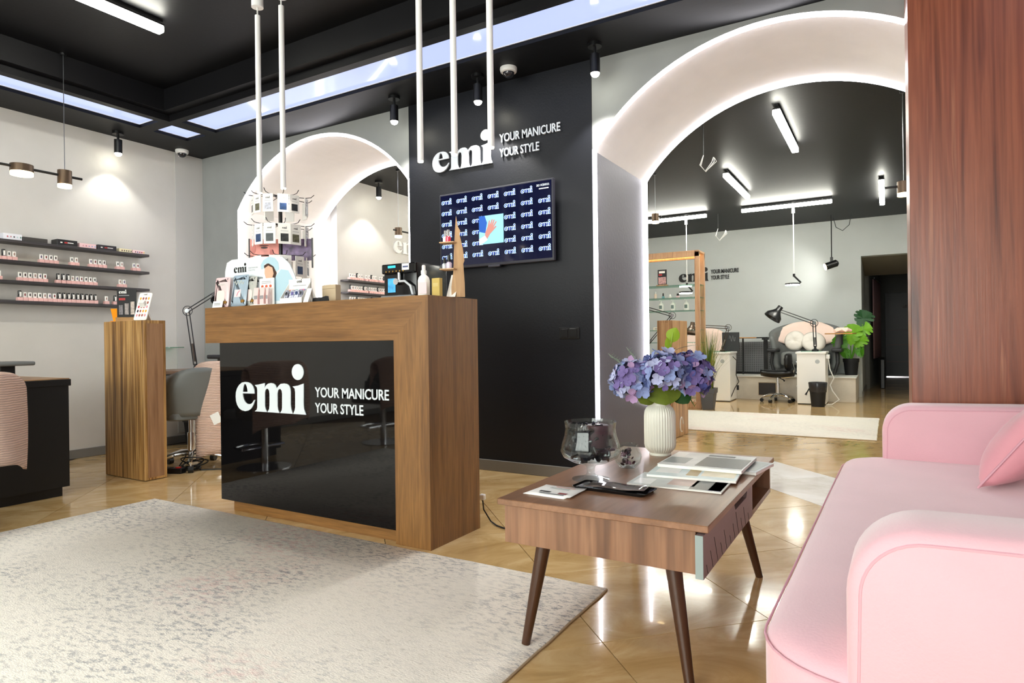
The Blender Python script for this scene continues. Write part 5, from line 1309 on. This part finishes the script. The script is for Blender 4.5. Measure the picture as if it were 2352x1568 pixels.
arch_lamp('black jointed lamp clamped to the work table behind the pedestal', (-5.04, 3.27, .7355), (-5.03, 3.2, 1.24), (-4.56, 3.2, 1.40), (.5, -.3, -1), mat('lamp_grey', (72, 76, 82), .3, metal=.5))

# ------------------------------------------------------------------ the back room
# wooden display unit with glass shelves
du = thing('glass_display_unit', 'oak framed display unit with glass shelves and warm lights', 'display cabinet', (-2.78, 8.98, 0))
M_oakZ = wood('oak_frame', [(.3, (168, 126, 92)), (.5, (200, 158, 120)), (.7, (184, 140, 102))], 'Z', 16, .06, fine=.15)
W2, Dp, Hh = .56, .17, 2.16
for x in (-W2, W2 - .06):
    for y in (-Dp, Dp - .05): G().box(x, x + .06, y, y + .05, .0, Hh, bev=.002).obj('post', M_oakZ, du)
G().box(-W2, W2, -Dp, Dp, Hh - .012, Hh + .012, bev=.002).obj('top_board', M_oakZ, du)
G().box(-W2, W2, -Dp, -Dp + .04, Hh - .07, Hh - .012).obj('top_rail', M_oakZ, du); G().box(-W2, W2, Dp - .04, Dp, Hh - .07, Hh - .012).obj('top_rail', M_oakZ, du)
G().box(-W2 - .01, W2 + .01, -Dp - .01, Dp + .01, 0, .09, bev=.003).obj('plinth', M_oakZ, du)
for y in (-Dp + .045, Dp - .06): G().box(-W2 + .06, W2 - .06, y, y + .012, Hh - .03, Hh - .018).obj('light_strip', M_warm, du)
ZS = [1.70, 1.525, 1.345, 1.075, .9]
for z in ZS: G().box(-W2 + .062, W2 - .005, -Dp + .01, Dp - .01, z, z + .008).obj('glass_shelf', M_gedge, du)
sb = thing('poster_stand', 'tiny red and black poster on the top glass shelf', 'card stand', (-2.76, 8.9, ZS[0] + .0085))
G().box(-.08, .08, -.03, .03, 0, .02, bev=.002).obj('block', M_oakZ, sb); q = G().box(-.065, .065, -.003, .003, .02, .235).obj('card', mat('poster_black', (28, 28, 30), .25), sb)
G().box(-.055, .055, -.004, -.003, .03, .13).obj('picture_print', mat('print_mix', (190, 150, 150), .4, var=.6, vscale=40), q); G().box(-.05, .0, -.004, -.003, .15, .175).obj('print', mat('print_red', (170, 40, 40), .4), q); G().box(-.045, .04, -.004, -.003, .185, .215).obj('print', M_card, q)
def small_bottle(label, x, z, r, h, col, capc, caph, cat='bottle'):
    t = thing('cosmetic_bottle', label, cat, (x, 8.9, z + .0085), 0, 'bottles on the glass shelves')
    G().lathe([(0, 0), (r, 0), (r, h*.72), (r*.5, h*.84), (r*.45, h*.86), (0, h*.86)], 18).obj('body', mat('bt_%d_%d_%d' % col, col, .3), t)
    G().lathe([(0, h*.86), (r*capc[1], h*.86), (r*capc[1]*.8, h*.86 + caph), (0, h*.86 + caph)], 14).obj('cap', capc[0], t)
small_bottle('tall cream bottle at the left of the second glass shelf', -2.86, ZS[1], .018, .085, (240, 214, 196), (M_white, .5), .03)
small_bottle('teal dropper bottle with black top on the second glass shelf', -2.75, ZS[1], .02, .04, (110, 170, 180), (M_black, .55), .04)
small_bottle('small white bottle on the second glass shelf', -2.65, ZS[1], .024, .032, (236, 226, 222), (M_white, .7), .03)
small_bottle('pink bottle with black cap on the second glass shelf', -2.54, ZS[1], .026, .035, (232, 196, 204), (M_black, .7), .03)
def pump(label, x, z):
    t = thing('pump_bottle', label, 'bottle', (x, 8.9, z + .0085), 0, 'pump bottles on the third glass shelf')
    G().lathe([(0, 0), (.036, 0), (.037, .005), (.036, .09), (.022, .112), (.012, .116), (0, .116)], 22).obj('body', mat('pump_white', (240, 238, 234), .3), t)
    G().cyl((0,0,.114), (0,0,.132), .011, n=14).obj('collar', M_white, t); G().tube([(0,0,.13), (0,0,.152), (-.03,0,.154)], .005, 8).obj('nozzle', M_white, t)
    G().box(-.02, .02, -.038, -.034, .03, .08, bev=.004).obj('label_print', mat('label_green_grey', (110, 130, 126), .5), t)
pump('white pump bottle at the left of the third glass shelf', -2.78, ZS[2]); pump('white pump bottle in the middle of the third glass shelf', -2.61, ZS[2]); pump('white pump bottle at the right of the third glass shelf', -2.42, ZS[2])
for x, nm in ((-2.84, 'cream carton at the left of the fourth glass shelf'), (-2.66, 'cream carton at the right of the fourth glass shelf')):
    t = thing('small_carton', nm, 'box', (x, 8.9, ZS[3] + .0085)); G().box(-.05, .05, -.03, .03, 0, .04, bev=.003).obj('carton', mat('carton_cream', (240, 232, 214), .5), t); G().box(-.03, .03, -.031, -.03, .012, .028).obj('print', M_txt, t)
# potted grass
pg = thing('grass_plant', 'tall reed grass in a square grey pot beside the display unit', 'plant', (-2.1, 8.76, 0))
G().loft([[(x*w, y*w, z) for x, y in ((-1,-1),(1,-1),(1,1),(-1,1))] for z, w in ((0, .066), (.22, .09), (.222, .098), (.29, .102), (.29, .09), (.25, .086))]).obj('pot', mat('pot_grey', (84, 84, 86), .6), pg, smooth=0)
G().box(-.086, .086, -.086, .086, .245, .26).obj('soil', mat('soil', (50, 38, 28), .9), pg)
random.seed(4); g = G()
for k in range(170):
    a = random.uniform(0, 6.28); r0 = random.uniform(0, .06); L = random.uniform(.4, .85); sp = random.uniform(.02, .26) * (1 if L < .7 else .6)
    bx, by = r0 * math.cos(a), r0 * math.sin(a); w = random.uniform(.007, .011); px, py = -math.sin(a), math.cos(a); pr_ = []
    for v in (0, .35, .7, 1):
        x, y, z = bx + sp * v * v * math.cos(a), by + sp * v * v * math.sin(a), .25 + L * v - .1 * sp * v * v
        ww = w * (1 - .92 * v); pr_.append([(x - px*ww, y - py*ww, z), (x, y, z + .001), (x + px*ww, y + py*ww, z)])
    g.grid(pr_, k % 3)
bl = g.obj('grass_blades', [mat('reed_dark', (66, 96, 30), .5), mat('reed_olive', (124, 136, 44), .5), mat('reed_straw', (170, 160, 76), .5)], pg, smooth=60); bl['kind'] = 'stuff'

# white manicure cabinets
def station(label, x0, x1, y0, y1, h=.75):
    t = thing('white_cabinet', label, 'cabinet', ((x0+x1)/2, (y0+y1)/2, 0)); hx, hy = (x1-x0)/2, (y1-y0)/2
    G().box(-hx, hx, -hy, hy, .012, h - .03, bev=.004).obj('body', M_white, t)
    G().box(-hx - .015, hx + .012, -hy - .012, hy, h - .03, h, bev=.004).obj('top', M_white, t)
    G().box(-hx + .01, hx - .01, -hy + .01, hy - .01, 0, .012).obj('foot', M_blackmatt, t)
    G().cyl((hx*.45, -hy - .003, h - .14), (hx*.45, -hy, h - .14), .03, n=24).obj('vent_disc', mat('disc_grey', (170, 176, 180), .4), t)
    for z in (.25, .45, .6): G().box(-hx - .012, -hx, -hy + .03, -hy + .12, z, z + .012).obj('drawer_pull', M_chrome, t)
    G().box(-hx + .05, hx - .06, -hy + .05, hy - .1, h, h + .012, bev=.003).obj('glass_plate', M_gedge, t)
    return t
station('white manicure cabinet in front of the grey pedicure chair', -1.135, -.765, 9.95, 10.42)
station('white manicure cabinet partly hidden by the reed plant', -2.45, -2.06, 9.93, 10.42)
arch_lamp('black jointed lamp on the front white cabinet with shade over the chair', (-.91, 10.15, .7505), (-.915, 10.1, 1.16), (-1.38, 10.0, 1.36), (-.55, -.25, -.8), M_black, 1.35)
arch_lamp('thin jointed lamp on the cabinet behind the reed plant', (-2.2, 10.1, .7505), (-2.10, 10.05, 1.12), (-2.62, 9.95, 1.16), (-.1, -.2, -1), mat('lamp_bronze', (70, 56, 44), .35, metal=.4), 1.2)
arch_lamp('black jointed lamp reaching over the pale pedestal', (-2.25, 6.4, .74), (-1.93, 6.55, 1.2), (-2.3, 6.5, 1.32), (-.2, -.3, -1), M_black, .9)
t = station('white manicure cabinet behind the pale striped pedestal', -2.5, -2.08, 6.22, 6.62, .738)
ts = thing('dark_sign', 'small black sign board behind the reed plant', 'sign', (-2.12, 10.46, .752), R(4)); G().box(-.16, .1, -.01, .01, 0, .3, bev=.004).obj('board', mat('slate_board', (42, 44, 46), .4), ts)
G().tube([(-.02 + .09*k/10 - .03, -.012, .2 + .05*math.sin(k*1.3)) for k in range(11)], .003, 6).obj('script_print', mat('chalk_grey', (120, 122, 124), .6), ts)
# bin
t = thing('waste_bin', 'black waste bin with bag in front of the white cabinet', 'bin', (-.845, 9.72, 0))
G().lathe([(0, 0), (.085, 0), (.112, .31), (.118, .31), (.118, .325), (.105, .325), (.078, .02), (0, .02)], 28).obj('bucket', M_blackmatt, t)
G().lathe([(.108, .2), (.114, .26), (.121, .325), (.116, .335), (.1, .325), (.09, .315)], 28, cap=False).obj('bag', mat('bin_bag', (40, 40, 44), .2), t)
G().tube([(-.1, 0, .26), (-.13, -.03, .2), (-.15, -.05, .16)], [.01, .008, .014], 8).obj('bag_tie', mat('bin_bag', (40, 40, 44), .2), t)
# saddle stool
t = thing('saddle_stool', 'black saddle stool on chrome casters left of the white cabinet', 'stool', (-1.42, 10.16, 0))
rows = []
for i in range(13):
    u = -1 + 2*i/12; rows.append([(u*.22, v*.16*(1 - .35*u*u*(u > 0)), .40 + .045*v*v - .03*(1-v*v)*.4 + .02*u*u) for v in [-1 + 2*j/10 for j in range(11)]])
G().grid(rows).obj('seat', M_black, t, smooth=80, solid=.05)
rows = [[(.13 + .05*(1 - v*v), v*.17, .60 + .11*u) for v in [-1 + 2*j/10 for j in range(11)]] for u in [-1 + 2*i/8 for i in range(9)]]
G().grid([[(x - .02*abs(z - .6)*4, y*(1 - 3*abs(z - .6)**1.5*4 if abs(z-.6) > .08 else 1), z) for x, y, z in r] for r in rows]).obj('backrest', M_black, t, smooth=80, solid=.05)
G().tube([(.05, 0, .36), (.19, 0, .38), (.23, 0, .48), (.2, 0, .6)], .01, 8).obj('back_support', M_chrome, t)
G().cyl((0,0,.09), (0,0,.28), .026, n=16).obj('column', M_chrome, t); G().cyl((0,0,.27), (0,0,.38), .016, n=14).obj('gas_lift', M_chrome, t)
G().tube([(0,0,.37), (.08, -.06, .34), (.1, -.08, .32)], [.006, .006, .012], 8).obj('lever', M_black, t)
star_base(t, .23, ph=.6)
# pedicure armchair with throw, cushions, tray
pcx, pcy, pz0 = -1.13, 11.06, .366
t = thing('pedicure_chair', 'grey leather pedicure armchair on the platform', 'armchair', (pcx, pcy, pz0))
rows = []
for i in range(12):
    v = i / 11; r = []
    for j in range(25):
        a = R(-200 + 220 * j / 24); f = .5 + .5 * math.sin(math.pi * j / 24); top = .42 + .42 * f ** 1.2
        rr = .36 + .08 * v; r.append((rr * 1.15 * math.cos(a + R(0)), -.02 - rr * .75 * math.sin(a) * 1.0, .10 + (top - .1) * v))
    rows.append(r)
G().grid(rows).obj('shell', M_greyleather, t, smooth=80, solid=.07)
P = rrect(-.34, .34, -.3, .22, .1, .1, 5)
g = G(); g.loft([[(x, y, z) for x, y in (inset(P, i) if i else P)] for z, i in ((.16, .02), (.18, 0), (.33, 0), (.36, .03), (.37, .09))]); g.obj('seat', M_greyleather, t, smooth=60)
G().lathe([(0, 0), (.25, 0), (.25, .012), (.06, .03), (.05, .18), (0, .18)], 28).obj('pedestal_base', M_chrome, t)
for s in (-1, 1):
    G().box(s*.46 - .075, s*.46 + .075, -.32, .12, .36, .42, bev=.025, seg=3).obj('arm_pad', mat('black_leather', (34, 35, 38), .4), t)
    G().tube([(s*.46, -.2, .36), (s*.47, -.26, .2), (s*.42, -.3, .02)], [.03, .025, .025], 10).obj('arm_post', M_black, t)
th = thing('throw_blanket', 'pale pink throw over the back of the grey pedicure chair', 'blanket', (pcx, pcy, pz0 + .3))
rows = []
for i in range(14):
    s = i / 13; r = []
    for j in range(31):
        u = -1 + 2*j/30; ax = u * .49
        arc = max(0, 1 - abs(u) ** 2.6) ** .8
        zt_ = .30 + .26 * arc
        if s < .5: f = s / .5; y = .20 + .06 * f - .16 * u*u; z = .14 + .12*u*u + (zt_ - .14 - .12*u*u) * f
        else: f = (s - .5) / .5; y = .26 + .12 * f - .16 * u*u; z = zt_ - .3 * f
        r.append((ax, y + .008 * math.sin(u*14), z))
    rows.append(r)
G().grid(rows).obj('cloth', M_pinkthrow, th, smooth=80, solid=.03)
def tufted(label, x, y, z, r, rot):
    t = thing('round_cushion', label, 'cushion', (x, y, z)); t.rotation_euler = rot; rows = []
    for sgn in (1, -1):
        rr = []
        for i in range(9):
            f = i / 8; ring = []
            for k in range(40):
                a = 2*math.pi*k/40; h = r*.34 * (max(0, 1 - f**3)) ** .6 * (.35 + .65 * min(1, f*3.2)) * (1 + .07*math.cos(a*10)*f)
                ring.append((r*f*math.cos(a) if f else .0005*math.cos(a), sgn*-h, r*f*math.sin(a) if f else .0005*math.sin(a)))
            rr.append(ring)
        rows.append(rr)
    g = G(); g.loft(rows[0], cap=False); g.loft(rows[1], cap=False); bmesh.ops.remove_doubles(g.bm, verts=g.bm.verts[:], dist=1e-5)
    g.obj('cover', mat('cushion_cream', (226, 222, 214), .85, bump=.1, bscale=60), t, smooth=80)
    G().sph((0, -r*.12, 0), (r*.09, r*.05, r*.09), 10, 6).obj('button', mat('cushion_cream', (226, 222, 214), .85), t)
tufted('round tufted cream cushion standing upright on the left of the chair', -1.27, 10.93, .905, .16, (R(-14), R(6), R(-14)))
tufted('round tufted cream cushion lying wider on the right of the chair', -1.0, 10.9, .885, .175, (R(-28), 0, R(12)))
t = thing('wooden_tray', 'small wooden tray board on the right arm of the pedicure chair', 'tray', (-.62, 10.8, .998), R(-8))
G().box(-.19, .19, -.14, .14, 0, .016, bev=.003).obj('board', wood('tray_wood', [(.3, (176, 120, 56)), (.7, (208, 150, 80))], 'X', 10, .1), t); G().cyl((0, .1, -.16), (0, .1, 0), .014, n=10).obj('stem', M_black, t)
t = thing('folded_cloth', 'crumpled pale pink cloth on the wooden tray', 'cloth', (-.6, 10.84, 1.0145))
G().tube([(-.1, -.05, .03), (-.06, 0, .05), (0, .02, .045), (.07, 0, .05), (.12, .04, .035)], [.025, .035, .04, .035, .02], 12).obj('roll', M_pinkthrow, t); G().tube([(-.08, -.08, .02), (.0, -.05, .055), (.06, -.06, .02)], .012, 8).obj('fold', M_pinkthrow, t)
# second pedicure chair, behind the reed plant
t = thing('pedicure_chair', 'pink covered pedicure chair behind the reed plant', 'armchair', (-2.72, 11.05, pz0))
rows = [[(u*.44, .22 - .06*u*u + .05*v, .05 + (.72 - .30*abs(u)**3)*v) for u in [-1 + 2*j/24 for j in range(25)]] for v in [i/10 for i in range(11)]]
G().grid(rows).obj('backrest', M_pinkthrow, t, smooth=80, solid=.07)
P = rrect(-.36, .36, -.3, .24, .1, .08, 5); g = G(); g.loft([[(x, y, z) for x, y in (inset(P, i) if i else P)] for z, i in ((.0, .02), (.02, 0), (.3, 0), (.34, .03), (.35, .09))]); g.obj('seat', M_greyleather, t, smooth=60)
for s in (-1, 1): G().box(s*.42 - .06, s*.42 + .06, -.28, .18, .0, .44, bev=.04, seg=3).obj('armrest', M_greyleather, t)
t = thing('wooden_tray', 'small wooden tray board beside the reed plant', 'tray', (-2.02, 10.72, .955), R(4)); G().box(-.22, .2, -.12, .12, 0, .014, bev=.003).obj('board', wood('tray_wood', [(.3, (176, 120, 56)), (.7, (208, 150, 80))], 'X', 10, .1), t); G().cyl((0, .05, -.58), (0, .05, 0), .014, n=10).obj('stem', M_black, t)
# perforated radiator screen and side table
t = thing('radiator_screen', 'grey perforated metal radiator screen on the back wall', 'radiator', (-1.98, 11.5, .366))
G().box(-.37, .5, .0, .045, .0, .52).obj('core', mat('screen_dark', (58, 60, 62), .5), t)
fr = G(); ncol, nrow = 29, 17; wx, wz = .87/ncol, .52/nrow
for i in range(ncol + 1): fr.box(-.37 + i*wx - wx*.27, -.37 + i*wx + wx*.27, -.008, 0, 0, .52)
for j in range(nrow + 1): fr.box(-.37, .5, -.0085, -.0005, j*wz - wz*.27, j*wz + wz*.27)
fr.obj('perforated_sheet', mat('screen_grey', (150, 152, 154), .35, metal=.4), t, smooth=0)
t = thing('side_table', 'black C-shaped side table in front of the radiator screen', 'table', (-1.9, 11.22, .366))
G().box(-.36, .2, -.18, .16, .585, .605, bev=.003).obj('table_top', M_black, t)
G().box(.12, .18, -.02, .02, .02, .585).obj('upright', M_black, t); G().box(.12, .18, -.18, .16, .56, .585).obj('arm', M_black, t)
for y in (-.16, .12): G().box(-.34, .18, y, y + .04, 0, .02, bev=.004).obj('foot_bar', M_black, t)
# monstera
mp = thing('monstera_plant', 'green monstera in a round black pot at the platform end', 'plant', (-.5, 11.16, .366))
G().lathe([(0, 0), (.085, 0), (.105, .2), (.113, .2), (.116, .255), (.105, .255), (.1, .23), (0, .225)], 30).obj('pot', M_blackmatt, mp)
M_mon = [mat('monstera_bright', (116, 176, 40), .4, var=.12, vscale=20), mat('monstera_mid', (84, 150, 36), .4, var=.12, vscale=20), mat('monstera_dark', (22, 74, 34), .4, var=.1, vscale=20)]
def monstera(base, tip, w, m, k):
    b, tp = Vector(base), Vector(tip); dr_ = (tp - b).normalized(); L = (tp - b).length
    s = dr_.cross(Vector((-.2, -1, .25))).normalized(); n = s.cross(dr_)
    G().tube([(0, 0, .22), tuple(b * .55 + Vector((0, 0, .1))), tuple(b)], .008, 8).obj('stalk', M_mon[1], mp)
    P = [(0, 0)]; N = 26
    for i in range(1, N):
        a = math.pi * i / N; rad = (math.sin(a * .5 + .1)) * w; 
        if i % 4 == 0: rad *= .55
        v = (1 - math.cos(a)) / 2; P.append((rad * math.sin(a) * 1.25, v * L))
    P.append((0, L)); V = []; F = []
    V.append(tuple(b + dr_ * L * .5 - n * .03))
    full = P + [(-x, y) for x, y in P[-2:0:-1]]
    for x, y in full: V.append(tuple(b + dr_ * y + s * x + n * (-.25 * x * x / w - .15 * (y / L) ** 2 * L)))
    nF = len(full)
    for i in range(nF): F.append((0, 1 + i, 1 + (i + 1) % nF))
    g = G(); g._add(V, F); g.obj('leaf', m, mp, smooth=60)
monstera((.0, -.05, .45), (.03, -.12, .78), .14, M_mon[0], 0)
monstera((-.05, -.04, .42), (-.2, -.1, .6), .13, M_mon[1], 1)
monstera((.06, -.03, .42), (.16, -.1, .62), .12, M_mon[0], 2)
monstera((.0, .0, .38), (-.13, -.1, .34), .11, M_mon[1], 3)
monstera((.08, 0, .62), (.25, -.06, .78), .12, M_mon[0], 4)
monstera((.12, .02, .74), (.2, -.02, .99), .15, M_mon[2], 5)
monstera((.05, -.02, .36), (.17, -.1, .38), .1, M_mon[1], 6)
for x, y, nm in ((-.74, 10.0, 'white cable trailing from the white cabinet to the floor'),):
    t = thing('trailing_cable', nm, 'cable', (x, y, 0))
    G().box(-.02, .03, -.02, .02, .65, .71, bev=.005).obj('plug', M_white, t)
    G().tube([(.01, -.01, .67), (.03, -.02, .5), (.08, -.03, .38), (.03, -.02, .28), (.06, -.04, .2), (.14, -.03, .08), (.05, -.06, .01), (-.02, -.08, .006)], .007, 8).obj('cord', M_wcable, t)
t = thing('trailing_cable', 'black cable looping from the cabinet behind the reed plant', 'cable', (-2.04, 10.05, 0))
G().tube([(0, 0, .68), (.06, -.02, .62), (.05, -.02, .4), (.09, -.03, .3), (.03, -.03, .2), (-.04, -.05, .02), (-.08, -.06, .006)], .006, 8).obj('cord', M_cable, t)
t = thing('ring_cable', 'white cable loop at the foot of the pale striped pedestal', 'cable', (-1.745, 6.12, .06)); G().tube([(.02 + .0*k, .05*math.cos(k*.5), .07 + .07*math.sin(k*.5)) for k in range(11)], .005, 8).obj('loop', M_wcable, t)
t = thing('desk_plug', 'white plug and black cable behind the right end of the desk', 'cable', (-1.86, 2.80, 0))
G().box(.0, .03, -.012, .012, .12, .15, bev=.004).obj('plug', M_white, t); G().tube([(.015, 0, .12), (.02, 0, .07), (.05, .02, .008), (.12, -.03, .006), (.2, -.06, .006)], .004, 6).obj('cord', M_cable, t)
